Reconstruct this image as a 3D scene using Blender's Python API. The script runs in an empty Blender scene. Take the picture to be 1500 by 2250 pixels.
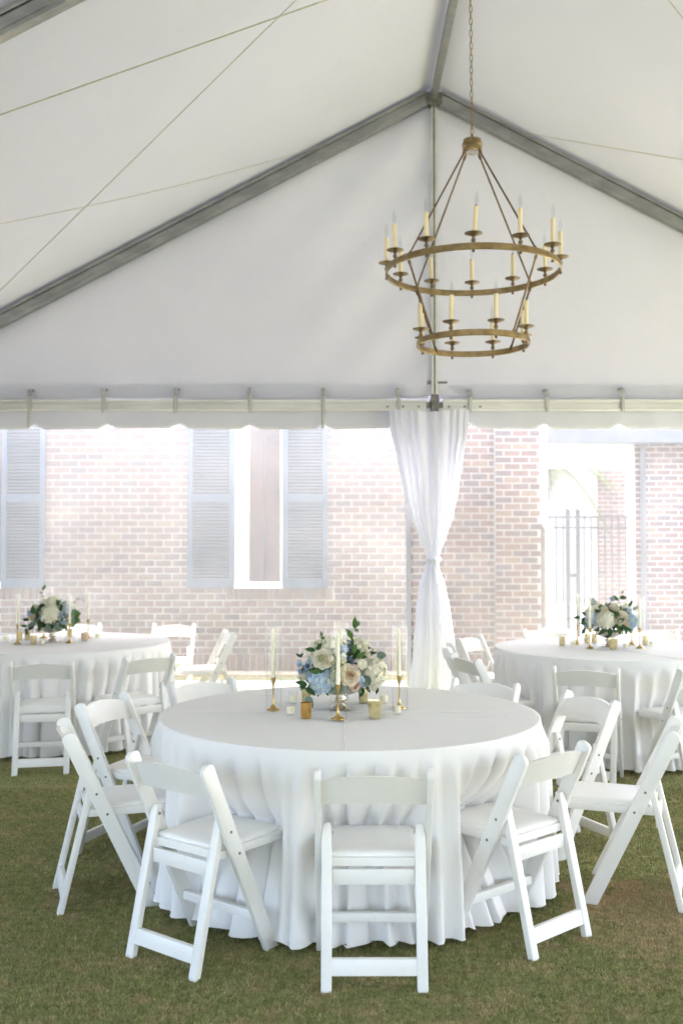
import bpy, bmesh, math, random
import numpy as np
from mathutils import Vector, Matrix
R = math.radians
scene = bpy.context.scene
random.seed(7)
rng = np.random.default_rng(11)

# ------------------------------------------------------------------ camera, sky, sun, exposure
cam_d = bpy.data.cameras.new('camera')
cam = bpy.data.objects.new('camera', cam_d)
scene.collection.objects.link(cam)
scene.camera = cam
cam.location = (0, 0, 1.56)
cam.rotation_euler = (R(90) + math.atan(70 / 2187.5), 0, 0)
cam_d.sensor_fit = 'VERTICAL'
cam_d.sensor_height = 36
cam_d.sensor_width = 24
cam_d.lens = 35
cam_d.clip_start = 0.05
cam_d.clip_end = 600
cam_d.dof.use_dof = True
cam_d.dof.focus_distance = 4.35
cam_d.dof.aperture_fstop = 2.6

SUN_EL, SUN_PHI = R(60), R(-42)         # soft high sun behind the house corner, to the right
sd = Vector((math.cos(SUN_EL) * math.cos(SUN_PHI), -math.cos(SUN_EL) * math.sin(SUN_PHI), math.sin(SUN_EL)))
world = bpy.data.worlds.new('World')
scene.world = world
world.use_nodes = True
wn = world.node_tree
bg = wn.nodes['Background']
sky = wn.nodes.new('ShaderNodeTexSky')
sky.sky_type = 'NISHITA'
sky.sun_disc = False
sky.sun_elevation = SUN_EL
sky.sun_rotation = math.atan2(sd.x, sd.y)
sky.air_density = 1.0
sky.dust_density = 6.0
sky.ozone_density = 0.8
wn.links.new(sky.outputs[0], bg.inputs[0])
bg.inputs[1].default_value = 0.15
sun_d = bpy.data.lights.new('sun', 'SUN')
sun_d.energy = 1.5
sun_d.angle = R(14)
sun_d.color = (1.0, 0.98, 0.955)
sun = bpy.data.objects.new('sun', sun_d)
scene.collection.objects.link(sun)
sun.rotation_euler = sd.to_track_quat('Z', 'Y').to_euler()
vs = scene.view_settings
vs.view_transform = 'Standard'
vs.look = 'None'
vs.gamma = 1.0
vs.use_curve_mapping = False
vs.exposure = 3.9
cy = scene.cycles
cy.use_denoising = True
cy.max_bounces = 14
cy.diffuse_bounces = 6
cy.glossy_bounces = 4
cy.transmission_bounces = 8
cy.transparent_max_bounces = 24
cy.caustics_reflective = False
cy.caustics_refractive = False
cy.sample_clamp_indirect = 8

COL = scene.collection

# ------------------------------------------------------------------ helpers
class MB:
    """collects shapes and links them as one mesh object"""
    def __init__(self):
        self.v, self.f, self.m = [], [], []
    def add(self, vs, fs, mi=0):
        o = len(self.v)
        self.v += [tuple(p) for p in vs]
        self.f += [tuple(i + o for i in q) for q in fs]
        self.m += [mi] * len(fs)
    def box(self, x0, x1, y0, y1, z0, z1, mi=0):
        self.add([(x0, y0, z0), (x1, y0, z0), (x1, y1, z0), (x0, y1, z0), (x0, y0, z1), (x1, y0, z1), (x1, y1, z1), (x0, y1, z1)],
                 [(0, 3, 2, 1), (4, 5, 6, 7), (0, 1, 5, 4), (1, 2, 6, 5), (2, 3, 7, 6), (3, 0, 4, 7)], mi)
        return self
    def prism(self, poly, depth, fn, mi=0):
        """2-D polygon (list of (a,b)), extruded between the two depth values, mapped by fn(a,b,d)"""
        n = len(poly)
        self.add([fn(a, b, depth[0]) for a, b in poly] + [fn(a, b, depth[1]) for a, b in poly],
                 [tuple(range(n - 1, -1, -1)), tuple(range(n, 2 * n))] + [(i, (i + 1) % n, n + (i + 1) % n, n + i) for i in range(n)], mi)
        return self
    def lathe(self, prof, n=16, c=(0, 0, 0), mi=0, cap=True, flute=0, fl_n=12):
        vs, fs = [], []
        for r, z in prof:
            for k in range(n):
                a = 2 * math.pi * k / n
                rr = r * (1 + flute * math.cos(fl_n * a))
                vs.append((c[0] + rr * math.cos(a), c[1] + rr * math.sin(a), c[2] + z))
        for j in range(len(prof) - 1):
            for k in range(n):
                fs.append((j * n + k, j * n + (k + 1) % n, (j + 1) * n + (k + 1) % n, (j + 1) * n + k))
        if cap:
            fs.append(tuple(range(n - 1, -1, -1)))
            fs.append(tuple((len(prof) - 1) * n + k for k in range(n)))
        self.add(vs, fs, mi)
        return self
    def tube(self, pts, r, n=6, mi=0, closed=False, r_end=None):
        pts = [Vector(p) for p in pts]
        N = len(pts)
        vs, fs = [], []
        up0 = None
        for i, p in enumerate(pts):
            if closed:
                t = pts[(i + 1) % N] - pts[i - 1]
            else:
                t = pts[min(i + 1, N - 1)] - pts[max(i - 1, 0)]
            t.normalize()
            if up0 is None:
                up0 = Vector((0, 0, 1)) if abs(t.z) < 0.9 else Vector((1, 0, 0))
            a = t.cross(up0)
            a.normalize()
            b = a.cross(t)
            up0 = b
            rr = r if r_end is None else r + (r_end - r) * i / (N - 1)
            for k in range(n):
                th = 2 * math.pi * k / n
                vs.append(p + a * (rr * math.cos(th)) + b * (rr * math.sin(th)))
        for i in range(N if closed else N - 1):
            j = (i + 1) % N
            for k in range(n):
                fs.append((i * n + k, i * n + (k + 1) % n, j * n + (k + 1) % n, j * n + k))
        if not closed:
            fs.append(tuple(range(n - 1, -1, -1)))
            fs.append(tuple((N - 1) * n + k for k in range(n)))
        self.add(vs, fs, mi)
        return self
    def beam(self, p0, p1, w, h, mi=0, up=(0, 0, 1)):
        """rectangular bar of width w (sideways) and height h between two points"""
        p0, p1 = Vector(p0), Vector(p1)
        t = (p1 - p0).normalized()
        a = t.cross(Vector(up)).normalized()
        b = a.cross(t)
        q = [(-w / 2, -h / 2), (w / 2, -h / 2), (w / 2, h / 2), (-w / 2, h / 2)]
        self.add([p0 + a * x + b * y for x, y in q] + [p1 + a * x + b * y for x, y in q],
                 [(3, 2, 1, 0), (4, 5, 6, 7)] + [(i, (i + 1) % 4, 4 + (i + 1) % 4, 4 + i) for i in range(4)], mi)
        return self
    def grid(self, P, closed_u=False, mi=0):
        """P[row][col] points"""
        nr, nc = len(P), len(P[0])
        vs = [p for row in P for p in row]
        fs = []
        for i in range(nr - 1):
            for j in range(nc if closed_u else nc - 1):
                k = (j + 1) % nc
                fs.append((i * nc + j, i * nc + k, (i + 1) * nc + k, (i + 1) * nc + j))
        self.add(vs, fs, mi)
        return self
    def mesh(self, name, mats, smooth=38, bevel=0.0, seg=2):
        me = bpy.data.meshes.new(name)
        me.from_pydata(self.v, [], self.f)
        if not isinstance(mats, (list, tuple)):
            mats = [mats]
        for m in mats:
            me.materials.append(M[m])
        me.polygons.foreach_set('material_index', self.m)
        bm = bmesh.new()
        bm.from_mesh(me)
        bmesh.ops.recalc_face_normals(bm, faces=bm.faces)
        if bevel:
            es = [e for e in bm.edges if len(e.link_faces) == 2 and e.calc_face_angle(0) > R(30)]
            bmesh.ops.bevel(bm, geom=es, offset=bevel, segments=seg, affect='EDGES', profile=0.5, clamp_overlap=True)
        bm.to_mesh(me)
        bm.free()
        if smooth:
            me.polygons.foreach_set('use_smooth', [True] * len(me.polygons))
            me.set_sharp_from_angle(angle=R(smooth))
        me.update()
        return me
    def build(self, name, mats, parent=None, smooth=38, bevel=0.0, seg=2):
        return link(name, self.mesh(name, mats, smooth, bevel, seg), parent)

def link(name, me, parent=None, loc=None, rot=None, scale=None):
    o = bpy.data.objects.new(name, me)
    COL.objects.link(o)
    if parent is not None:
        o.parent = parent
    if loc is not None:
        o.location = loc
    if rot is not None:
        o.rotation_euler = rot
    if scale is not None:
        o.scale = scale
    return o

def tag(o, label, cat, group=None):
    o['label'] = label
    o['category'] = cat
    if group:
        o['group'] = group
    return o

def thing(name, label, cat, loc=(0, 0, 0), rz=0, group=None):
    return tag(link(name, None, None, loc, (0, 0, rz)), label, cat, group)

def struct(o):
    o['kind'] = 'structure'
    return o

def dup(root, loc, rz, label, group=None, scale=None):
    def cp(o, parent):
        c = o.copy()
        COL.objects.link(c)
        c.parent = parent
        for ch in o.children:
            cp(ch, c)
        return c
    r = cp(root, None)
    r.location = loc
    r.rotation_euler = (0, 0, rz)
    r['label'] = label
    if group:
        r['group'] = group
    if scale:
        r.scale = scale
    return r

def roundpoly(pts, rads, seg=5):
    """round each corner of a 2-D polygon"""
    out = []
    n = len(pts)
    for i, p in enumerate(pts):
        r = rads[i]
        p = Vector(p)
        if r <= 0:
            out.append(tuple(p))
            continue
        a = (Vector(pts[i - 1]) - p)
        b = (Vector(pts[(i + 1) % n]) - p)
        r = min(r, a.length * .499, b.length * .499)
        a = p + a.normalized() * r
        b = p + b.normalized() * r
        for k in range(seg + 1):
            t = k / seg
            out.append(tuple(a.lerp(p, t).lerp(p.lerp(b, t), t)))
    return out

# ------------------------------------------------------------------ materials
M = {}
def new_mat(name):
    m = bpy.data.materials.new(name)
    m.use_nodes = True
    nt = m.node_tree
    M[name] = m
    return m, nt, nt.nodes['Principled BSDF'], nt.nodes['Material Output']

def node(nt, t, **kw):
    n = nt.nodes.new(t)
    for k, v in kw.items():
        if k in n.inputs:
            n.inputs[k].default_value = v
        else:
            setattr(n, k, v)
    return n

def coords(nt, scale=(1, 1, 1), kind='Object'):
    tc = node(nt, 'ShaderNodeTexCoord')
    mp = node(nt, 'ShaderNodeMapping')
    mp.inputs['Scale'].default_value = scale
    nt.links.new(tc.outputs[kind], mp.inputs[0])
    return mp.outputs[0]

def ramp(nt, fac, stops):
    r = node(nt, 'ShaderNodeValToRGB')
    el = r.color_ramp.elements
    while len(el) < len(stops):
        el.new(0.5)
    for e, (p, c) in zip(el, stops):
        e.position = p
        e.color = (*c, 1) if len(c) == 3 else c
    nt.links.new(fac, r.inputs[0])
    return r.outputs[0]

def noise(nt, vec, scale, detail=4, rough=.55):
    n = node(nt, 'ShaderNodeTexNoise')
    n.inputs['Scale'].default_value = scale
    n.inputs['Detail'].default_value = detail
    n.inputs['Roughness'].default_value = rough
    if vec is not None:
        nt.links.new(vec, n.inputs['Vector'])
    return n.outputs['Fac']

def bump(nt, h, bsdf, strength=.2, dist=.01):
    b = node(nt, 'ShaderNodeBump')
    b.inputs['Strength'].default_value = strength
    b.inputs['Distance'].default_value = dist
    nt.links.new(h, b.inputs['Height'])
    nt.links.new(b.outputs[0], bsdf.inputs['Normal'])
    return b

def simple(name, c0, c1=None, rough=.5, metal=0.0, scale=8, bscale=None, bstr=.15, bdist=.004, stretch=(1, 1, 1), spec=.5, lo=.35, hi=.65, detail=4):
    m, nt, b, out = new_mat(name)
    b.inputs['Roughness'].default_value = rough
    b.inputs['Metallic'].default_value = metal
    b.inputs['Specular IOR Level'].default_value = spec
    vec = coords(nt, stretch)
    if c1 is None:
        b.inputs['Base Color'].default_value = (*c0, 1)
    else:
        nt.links.new(ramp(nt, noise(nt, vec, scale, detail), [(lo, c0), (hi, c1)]), b.inputs['Base Color'])
    if bscale:
        bump(nt, noise(nt, vec, bscale, 3), b, bstr, bdist)
    return m

def cloth_mat(name, col, trans, tint=None, transparent=0.0, wrinkle=None, weave=True, creases=False):
    """thin white fabric: diffuse front, some light through"""
    m, nt, b, out = new_mat(name)
    vec = coords(nt)
    dif = node(nt, 'ShaderNodeBsdfDiffuse')
    tr = node(nt, 'ShaderNodeBsdfTranslucent')
    c = ramp(nt, noise(nt, vec, 1.3, 3), [(.3, tuple(x * .965 for x in col)), (.7, col)])
    nt.links.new(c, dif.inputs[0])
    tr.inputs[0].default_value = (*(tint or col), 1)
    mx = node(nt, 'ShaderNodeMixShader')
    mx.inputs[0].default_value = trans
    nt.links.new(dif.outputs[0], mx.inputs[1])
    nt.links.new(tr.outputs[0], mx.inputs[2])
    res = mx
    if transparent:
        tp = node(nt, 'ShaderNodeBsdfTransparent')
        m2 = node(nt, 'ShaderNodeMixShader')
        m2.inputs[0].default_value = transparent
        nt.links.new(mx.outputs[0], m2.inputs[1])
        nt.links.new(tp.outputs[0], m2.inputs[2])
        res = m2
    nt.links.new(res.outputs[0], out.inputs[0])
    hs = []
    if wrinkle:
        sc, st, dist, stretch = wrinkle
        hs.append((noise(nt, coords(nt, stretch), sc, 4), st, dist))
    if weave:
        hs.append((noise(nt, coords(nt, (1, 1, 3)), 260, 2), .12, .0008))
    last = None
    for h, st, dist in hs:
        bp = node(nt, 'ShaderNodeBump')
        bp.inputs['Strength'].default_value = st
        bp.inputs['Distance'].default_value = dist
        nt.links.new(h, bp.inputs['Height'])
        if last:
            nt.links.new(last.outputs[0], bp.inputs['Normal'])
        last = bp
    if last:
        nt.links.new(last.outputs[0], dif.inputs['Normal'])
    return m

def thin_glass(name, tint=(.99, .995, .993), ior=1.45, dirt=0.0, gloss=.04):
    m, nt, b, out = new_mat(name)
    tp = node(nt, 'ShaderNodeBsdfTransparent')
    tp.inputs[0].default_value = (*tint, 1)
    gl = node(nt, 'ShaderNodeBsdfGlossy')
    gl.inputs['Roughness'].default_value = gloss
    lw = node(nt, 'ShaderNodeLayerWeight')
    lw.inputs[0].default_value = .5
    pw = node(nt, 'ShaderNodeMath', operation='POWER')
    nt.links.new(lw.outputs['Facing'], pw.inputs[0])
    pw.inputs[1].default_value = 4.0
    fr = node(nt, 'ShaderNodeMath', operation='MULTIPLY_ADD')
    nt.links.new(pw.outputs[0], fr.inputs[0])
    fr.inputs[1].default_value = .5
    fr.inputs[2].default_value = .022
    mx = node(nt, 'ShaderNodeMixShader')
    nt.links.new(fr.outputs[0], mx.inputs[0])
    nt.links.new(tp.outputs[0], mx.inputs[1])
    nt.links.new(gl.outputs[0], mx.inputs[2])
    nt.links.new(mx.outputs[0], out.inputs[0])
    return m

simple('resin_white', (.83, .815, .79), (.79, .775, .75), rough=.38, scale=5, bscale=90, bstr=.05, bdist=.001)
_nt = M['resin_white'].node_tree
_b = _nt.nodes['Principled BSDF']
_src = _b.inputs['Base Color'].links[0].from_socket
_sc = noise(_nt, coords(_nt, (1, 1, .25)), 34, 6, .75)
_mr = node(_nt, 'ShaderNodeMapRange')
_mr.inputs[1].default_value, _mr.inputs[2].default_value, _mr.inputs[4].default_value = .60, .78, .5
_nt.links.new(_sc, _mr.inputs[0])
_mx = node(_nt, 'ShaderNodeMix', data_type='RGBA')
_nt.links.new(_mr.outputs[0], _mx.inputs[0])
_nt.links.new(_src, _mx.inputs[6])
_mx.inputs[7].default_value = (.52, .51, .48, 1)
_nt.links.new(_mx.outputs[2], _b.inputs['Base Color'])
simple('pad_white', (.85, .84, .82), (.82, .81, .79), rough=.45, scale=6, bscale=60, bstr=.1, bdist=.002)
simple('screw_steel', (.16, .16, .15), (.3, .3, .29), rough=.4, metal=.8, scale=60)
cloth_mat('tablecloth_white', (.885, .865, .855), .08, wrinkle=(5, .22, .012, (1, 1, .45)))
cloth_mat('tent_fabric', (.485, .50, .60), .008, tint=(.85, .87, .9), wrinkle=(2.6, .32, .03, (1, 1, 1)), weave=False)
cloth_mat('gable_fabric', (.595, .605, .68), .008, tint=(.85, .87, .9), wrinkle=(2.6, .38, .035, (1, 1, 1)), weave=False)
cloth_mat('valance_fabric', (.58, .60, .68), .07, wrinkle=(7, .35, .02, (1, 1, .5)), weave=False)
cloth_mat('sheer_white', (.73, .75, .82), .24, transparent=.17, wrinkle=(9, .15, .01, (1, 1, .15)), weave=False)
cloth_mat('strap_webbing', (.42, .43, .41), .05)
simple('aluminium', (.34, .345, .345), (.24, .245, .245), rough=.42, metal=.75, scale=7, bscale=40, bstr=.12, bdist=.003, stretch=(.5, 1, 1))
simple('aluminium_bright', (.62, .63, .60), (.50, .51, .48), rough=.45, metal=.45, scale=5, bscale=50, bstr=.1, bdist=.003, stretch=(.3, 1, 1))
simple('dark_steel', (.10, .10, .095), (.20, .19, .17), rough=.5, metal=.6, scale=25)
simple('cable_rope', (.42, .405, .34), (.34, .325, .27), rough=.8, scale=40)
simple('brass_aged', (.37, .275, .135), (.23, .17, .085), rough=.36, metal=1.0, scale=14, bscale=70, bstr=.08, bdist=.002)
simple('brass_dark', (.20, .145, .085), (.12, .085, .05), rough=.42, metal=.9, scale=18)
simple('brass_bright', (.68, .47, .17), (.52, .35, .12), rough=.27, metal=1.0, scale=30)
simple('candle_sleeve', (.80, .70, .46), (.75, .65, .41), rough=.55, scale=14)
simple('bulb_base', (.03, .03, .03), rough=.4)
simple('silver_leaf', (.72, .66, .58), (.45, .39, .31), rough=.25, metal=1.0, scale=38, bscale=60, bstr=.2, bdist=.003)
thin_glass('glass_clear')
thin_glass('glass_bulb', tint=(.93, .95, .95), ior=1.55)

def wax(name, col):
    m, nt, b, out = new_mat(name)
    b.inputs['Base Color'].default_value = (*col, 1)
    b.inputs['Roughness'].default_value = .5
    b.inputs['Subsurface Weight'].default_value = .25
    b.inputs['Subsurface Radius'].default_value = (.012, .009, .006)
    b.inputs['Subsurface Scale'].default_value = .5
wax('wax_ivory', (.86, .82, .66))
wax('wax_cream', (.84, .77, .58))

def mercury(name, a, bcol, rough=.22, sc=55):
    m, nt, b, out = new_mat(name)
    vec = coords(nt, (1, 1, .6))
    f = noise(nt, vec, sc, 5, .7)
    nt.links.new(ramp(nt, f, [(.36, bcol), (.6, a)]), b.inputs['Base Color'])
    b.inputs['Metallic'].default_value = .85
    b.inputs['Roughness'].default_value = rough
    b.inputs['Coat Weight'].default_value = .6
    b.inputs['Coat Roughness'].default_value = .05
    bump(nt, f, b, .15, .002)
mercury('mercury_gold', (.80, .70, .40), (.52, .43, .22))
mercury('mercury_amber', (.72, .44, .12), (.50, .28, .06), rough=.15, sc=20)
mercury('mercury_rose', (.72, .60, .45), (.50, .40, .28))

def petal_mat(name, c0, c1, tr=.25, scale=30):
    m, nt, b, out = new_mat(name)
    vec = coords(nt)
    c = ramp(nt, noise(nt, vec, scale, 2), [(.35, c0), (.65, c1)])
    d = node(nt, 'ShaderNodeBsdfDiffuse')
    t = node(nt, 'ShaderNodeBsdfTranslucent')
    nt.links.new(c, d.inputs[0])
    nt.links.new(c, t.inputs[0])
    mx = node(nt, 'ShaderNodeMixShader')
    mx.inputs[0].default_value = tr
    nt.links.new(d.outputs[0], mx.inputs[1])
    nt.links.new(t.outputs[0], mx.inputs[2])
    nt.links.new(mx.outputs[0], out.inputs[0])
petal_mat('petal_white', (.86, .85, .76), (.83, .80, .68))
petal_mat('petal_ivory', (.86, .82, .70), (.84, .79, .64))
petal_mat('petal_blush', (.87, .78, .68), (.85, .72, .60))
petal_mat('petal_heart', (.80, .62, .42), (.74, .52, .32))
petal_mat('petal_heart_green', (.74, .74, .48), (.68, .68, .40))
petal_mat('petal_greenwhite', (.80, .82, .62), (.84, .83, .70))
petal_mat('petal_paleblue', (.52, .66, .78), (.66, .75, .78))
petal_mat('petal_skyblue', (.40, .56, .76), (.50, .64, .80))
petal_mat('petal_periwinkle', (.26, .36, .62), (.40, .48, .72))
petal_mat('thistle_blue', (.06, .08, .14), (.13, .17, .27), tr=.05)
petal_mat('leaf_dark', (.038, .085, .036), (.065, .125, .05), tr=.15)
petal_mat('leaf_mid', (.07, .145, .045), (.11, .19, .065), tr=.25)
petal_mat('leaf_grey', (.14, .20, .165), (.19, .245, .20), tr=.15)
petal_mat('stem_green', (.14, .20, .07), (.20, .26, .10), tr=.05)
petal_mat('berry_cream', (.75, .72, .58), (.82, .80, .70), tr=.05)

BRICKS = []
for k, (a, b_) in enumerate([((0.155, 0.106, 0.096), (0.121, 0.081, 0.073)), ((0.135, 0.099, 0.096), (0.106, 0.075, 0.073)), ((0.173, 0.121, 0.103), (0.138, 0.097, 0.083)),
                             ((0.121, 0.097, 0.099), (0.095, 0.077, 0.079)), ((0.190, 0.143, 0.109), (0.155, 0.112, 0.086))]):
    simple('brick_%d' % k, a, b_, rough=.9, scale=22, bscale=120, bstr=.35, bdist=.004, spec=.2)
    BRICKS.append('brick_%d' % k)
simple('mortar', (.40, .395, .385), (.34, .335, .325), rough=.95, scale=9, bscale=150, bstr=.3, bdist=.003, spec=.1)
simple('shutter_paint', (.022, .055, .09), (.03, .065, .10), rough=.5, scale=4, bscale=70, bstr=.05, bdist=.002)
simple('trim_white', (.78, .78, .77), (.72, .72, .71), rough=.5, scale=5)
simple('fascia_grey', (.075, .085, .095), (.10, .11, .12), rough=.6, scale=3)
simple('render_cream', (.33, .325, .31), (.28, .275, .26), rough=.9, scale=2)
simple('window_glass', (.085, .048, .042), (.05, .035, .034), rough=.15, scale=3, spec=.35)
simple('iron_black', (.035, .037, .04), (.055, .055, .06), rough=.55, scale=20)
simple('concrete', (.36, .35, .33), (.30, .29, .27), rough=.9, scale=3, bscale=70, bstr=.2, bdist=.004)
simple('pale_gravel', (.24, .237, .232), (.18, .178, .175), rough=.95, scale=2, bscale=90, bstr=.3, bdist=.006)
simple('mulch', (.34, .26, .19), (.48, .40, .31), rough=.95, scale=25, bscale=60, bstr=.6, bdist=.02)
simple('palm_trunk', (.20, .16, .12), (.13, .10, .075), rough=.9, scale=12, bscale=30, bstr=.5, bdist=.02)
petal_mat('palm_leaf', (.04, .07, .025), (.07, .10, .04), tr=.3, scale=3)

def vinyl(name, base, streak):
    """clear window vinyl: mostly see-through, dusty film that scatters daylight"""
    m, nt, b, out = new_mat(name)
    tp = node(nt, 'ShaderNodeBsdfTransparent')
    tp.inputs[0].default_value = (.97, .975, .98, 1)
    tr = node(nt, 'ShaderNodeBsdfTranslucent')
    tr.inputs[0].default_value = (.90, .93, .97, 1)
    di = node(nt, 'ShaderNodeBsdfDiffuse')
    di.inputs[0].default_value = (.9, .9, .9, 1)
    gl = node(nt, 'ShaderNodeBsdfGlossy')
    gl.inputs['Roughness'].default_value = .12
    film = node(nt, 'ShaderNodeMixShader')
    film.inputs[0].default_value = .2
    nt.links.new(tr.outputs[0], film.inputs[1])
    nt.links.new(di.outputs[0], film.inputs[2])
    a = noise(nt, coords(nt, (1, 1, 1)), 1.1, 5, .6)          # cloudy dust
    h = noise(nt, coords(nt, (1.2, 1, 55)), 2.0, 4, .7)        # horizontal scuffs from rolling
    g = noise(nt, coords(nt, (1, 1, 1)), 95, 3, .7)            # specks
    mr = []
    for src, lo, hi, o0, o1 in ((a, .35, .7, base * .8, base * 1.2), (h, .55, .8, 0, streak), (g, .6, .8, 0, streak * .9)):
        q = node(nt, 'ShaderNodeMapRange')
        for i, v in enumerate((lo, hi, o0, o1)):
            q.inputs[i + 1].default_value = v
        nt.links.new(src, q.inputs[0])
        mr.append(q.outputs[0])
    s = mr[0]
    for x in mr[1:]:
        ad = node(nt, 'ShaderNodeMath', operation='ADD')
        nt.links.new(s, ad.inputs[0])
        nt.links.new(x, ad.inputs[1])
        s = ad.outputs[0]
    mx = node(nt, 'ShaderNodeMixShader')
    nt.links.new(s, mx.inputs[0])
    nt.links.new(tp.outputs[0], mx.inputs[1])
    nt.links.new(film.outputs[0], mx.inputs[2])
    m2 = node(nt, 'ShaderNodeMixShader')
    m2.inputs[0].default_value = .035
    nt.links.new(mx.outputs[0], m2.inputs[1])
    nt.links.new(gl.outputs[0], m2.inputs[2])
    nt.links.new(m2.outputs[0], out.inputs[0])
vinyl('vinyl_clear', .118, .075)
vinyl('vinyl_clear_fresh', .062, .05)

# grass: colour shared by the turf under the blades and the blades
def grass_mat(name, blades):
    m, nt, b, out = new_mat(name)
    vec = coords(nt)
    big = noise(nt, vec, 1.1, 4, .6)
    fine = noise(nt, vec, 26, 4, .7)
    mid = noise(nt, vec, 6, 4, .65)
    green = ramp(nt, fine, [(.3, (.135, .165, .05)), (.5, (.225, .24, .085)), (.72, (.35, .335, .145))])
    straw = ramp(nt, fine, [(.3, (.29, .215, .11)), (.7, (.48, .37, .21))])
    def mrange(src, lo, hi):
        q = node(nt, 'ShaderNodeMapRange')
        q.inputs[1].default_value, q.inputs[2].default_value = lo, hi
        nt.links.new(src, q.inputs[0])
        return q.outputs[0]
    add = node(nt, 'ShaderNodeMath', operation='ADD')
    nt.links.new(mrange(mid, .48, .77), add.inputs[0])
    # worn straw patch beside the chair rows
    tc = node(nt, 'ShaderNodeTexCoord')
    sub = node(nt, 'ShaderNodeVectorMath', operation='SUBTRACT')
    sub.inputs[1].default_value = (1.36, 4.22, 0)
    nt.links.new(tc.outputs['Object'], sub.inputs[0])
    ln = node(nt, 'ShaderNodeVectorMath', operation='LENGTH')
    nt.links.new(sub.outputs[0], ln.inputs[0])
    wob = node(nt, 'ShaderNodeMath', operation='MULTIPLY_ADD')
    nt.links.new(mid, wob.inputs[0])
    wob.inputs[1].default_value = -.9
    nt.links.new(ln.outputs['Value'], wob.inputs[2])
    q = node(nt, 'ShaderNodeMapRange')
    for i, v in enumerate((-.15, .10, .62, 0)):
        q.inputs[i + 1].default_value = v
    nt.links.new(wob.outputs[0], q.inputs[0])
    nt.links.new(q.outputs[0], add.inputs[1])
    fac = add.outputs[0]
    if blades:
        at = node(nt, 'ShaderNodeAttribute', attribute_name='rnd')
        ad = node(nt, 'ShaderNodeMath', operation='MULTIPLY_ADD')
        nt.links.new(at.outputs['Fac'], ad.inputs[0])
        ad.inputs[1].default_value = .75
        nt.links.new(fac, ad.inputs[2])
        s2 = node(nt, 'ShaderNodeMath', operation='SUBTRACT', use_clamp=True)
        nt.links.new(ad.outputs[0], s2.inputs[0])
        s2.inputs[1].default_value = .22
        fac = s2.outputs[0]
    mx = node(nt, 'ShaderNodeMix', data_type='RGBA', clamp_factor=True)
    nt.links.new(fac, mx.inputs[0])
    nt.links.new(green, mx.inputs[6])
    nt.links.new(straw, mx.inputs[7])
    if blades:
        vm = node(nt, 'ShaderNodeMath', operation='MULTIPLY')
        nt.links.new(at.outputs['Fac'], vm.inputs[0])
        vm.inputs[1].default_value = 7.31
        fc = node(nt, 'ShaderNodeMath', operation='FRACT')
        nt.links.new(vm.outputs[0], fc.inputs[0])
        rg = node(nt, 'ShaderNodeMapRange')
        rg.inputs[3].default_value, rg.inputs[4].default_value = .60, 1.50
        nt.links.new(fc.outputs[0], rg.inputs[0])
        hv = node(nt, 'ShaderNodeHueSaturation')
        nt.links.new(rg.outputs[0], hv.inputs['Value'])
        nt.links.new(mx.outputs[2], hv.inputs['Color'])
        nt.links.new(hv.outputs[0], b.inputs['Base Color'])
    else:
        nt.links.new(mx.outputs[2], b.inputs['Base Color'])
    b.inputs['Roughness'].default_value = .8
    b.inputs['Specular IOR Level'].default_value = .2
    if not blades:
        bump(nt, noise(nt, vec, 160, 4, .8), b, .6, .012)
grass_mat('turf', False)
grass_mat('grass_blade', True)

# ------------------------------------------------------------------ setting: ground
b = MB()
b.add([(-250, -250, -.012), (250, -250, -.012), (250, 250, -.012), (-250, 250, -.012)], [(0, 1, 2, 3)])
struct(b.build('ground', 'pale_gravel'))
b = MB()
b.add([(-7.2, -9, 0), (8.6, -9, 0), (8.6, 10.7, 0), (-7.2, 10.7, 0)], [(0, 1, 2, 3)])
struct(b.build('lawn', 'turf'))
b = MB()
b.box(-14, 2.9, 11.41, 11.555, -.05, .02)
struct(b.build('grass_verge', 'turf'))
b = MB()
b.box(-14, 2.9, 10.72, 11.40, -.05, .012)
struct(b.build('path', 'concrete'))
b = MB()
b.box(-14, 2.36, 11.56, 11.90, -.05, .05)
struct(b.build('planting_bed', 'mulch'))
b = MB()
b.box(2.95, 30, 11.2, 60, -.05, .016)
struct(b.build('paved_yard', 'concrete'))

def blades(n, x0, x1, y0, y1, w, h):
    bx = rng.uniform(x0, x1, n)
    by = rng.uniform(y0, y1, n)
    a = rng.uniform(0, 2 * np.pi, n)
    hh = h * rng.uniform(.5, 1.25, n)
    ln = hh * rng.uniform(.2, 1.1, n)
    a2 = rng.uniform(0, 2 * np.pi, n)
    ww = w * rng.uniform(.6, 1.3, n) / 2
    V = np.zeros((n, 3, 3), np.float32)
    V[:, 0, 0] = bx - np.cos(a) * ww
    V[:, 0, 1] = by - np.sin(a) * ww
    V[:, 1, 0] = bx + np.cos(a) * ww
    V[:, 1, 1] = by + np.sin(a) * ww
    V[:, 2, 0] = bx + np.cos(a2) * ln
    V[:, 2, 1] = by + np.sin(a2) * ln
    V[:, 2, 2] = hh
    V[:, :2, 2] = -.001
    return V
V = np.concatenate([blades(230000, -1.75, 1.75, 2.95, 4.7, .0042, .0105),
                    blades(130000, -2.3, 2.4, 4.7, 6.4, .0055, .0115),
                    blades(70000, -3.6, 3.6, 6.4, 9.6, .0075, .012)])
n = len(V)
me = bpy.data.meshes.new('grass')
me.vertices.add(3 * n)
me.vertices.foreach_set('co', V.reshape(-1))
me.loops.add(3 * n)
me.loops.foreach_set('vertex_index', np.arange(3 * n, dtype=np.int32))
me.polygons.add(n)
me.polygons.foreach_set('loop_start', np.arange(0, 3 * n, 3, dtype=np.int32))
at = me.attributes.new('rnd', 'FLOAT', 'POINT')
at.data.foreach_set('value', np.repeat(rng.uniform(0, 1, n).astype(np.float32), 3))
me.materials.append(M['grass_blade'])
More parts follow.
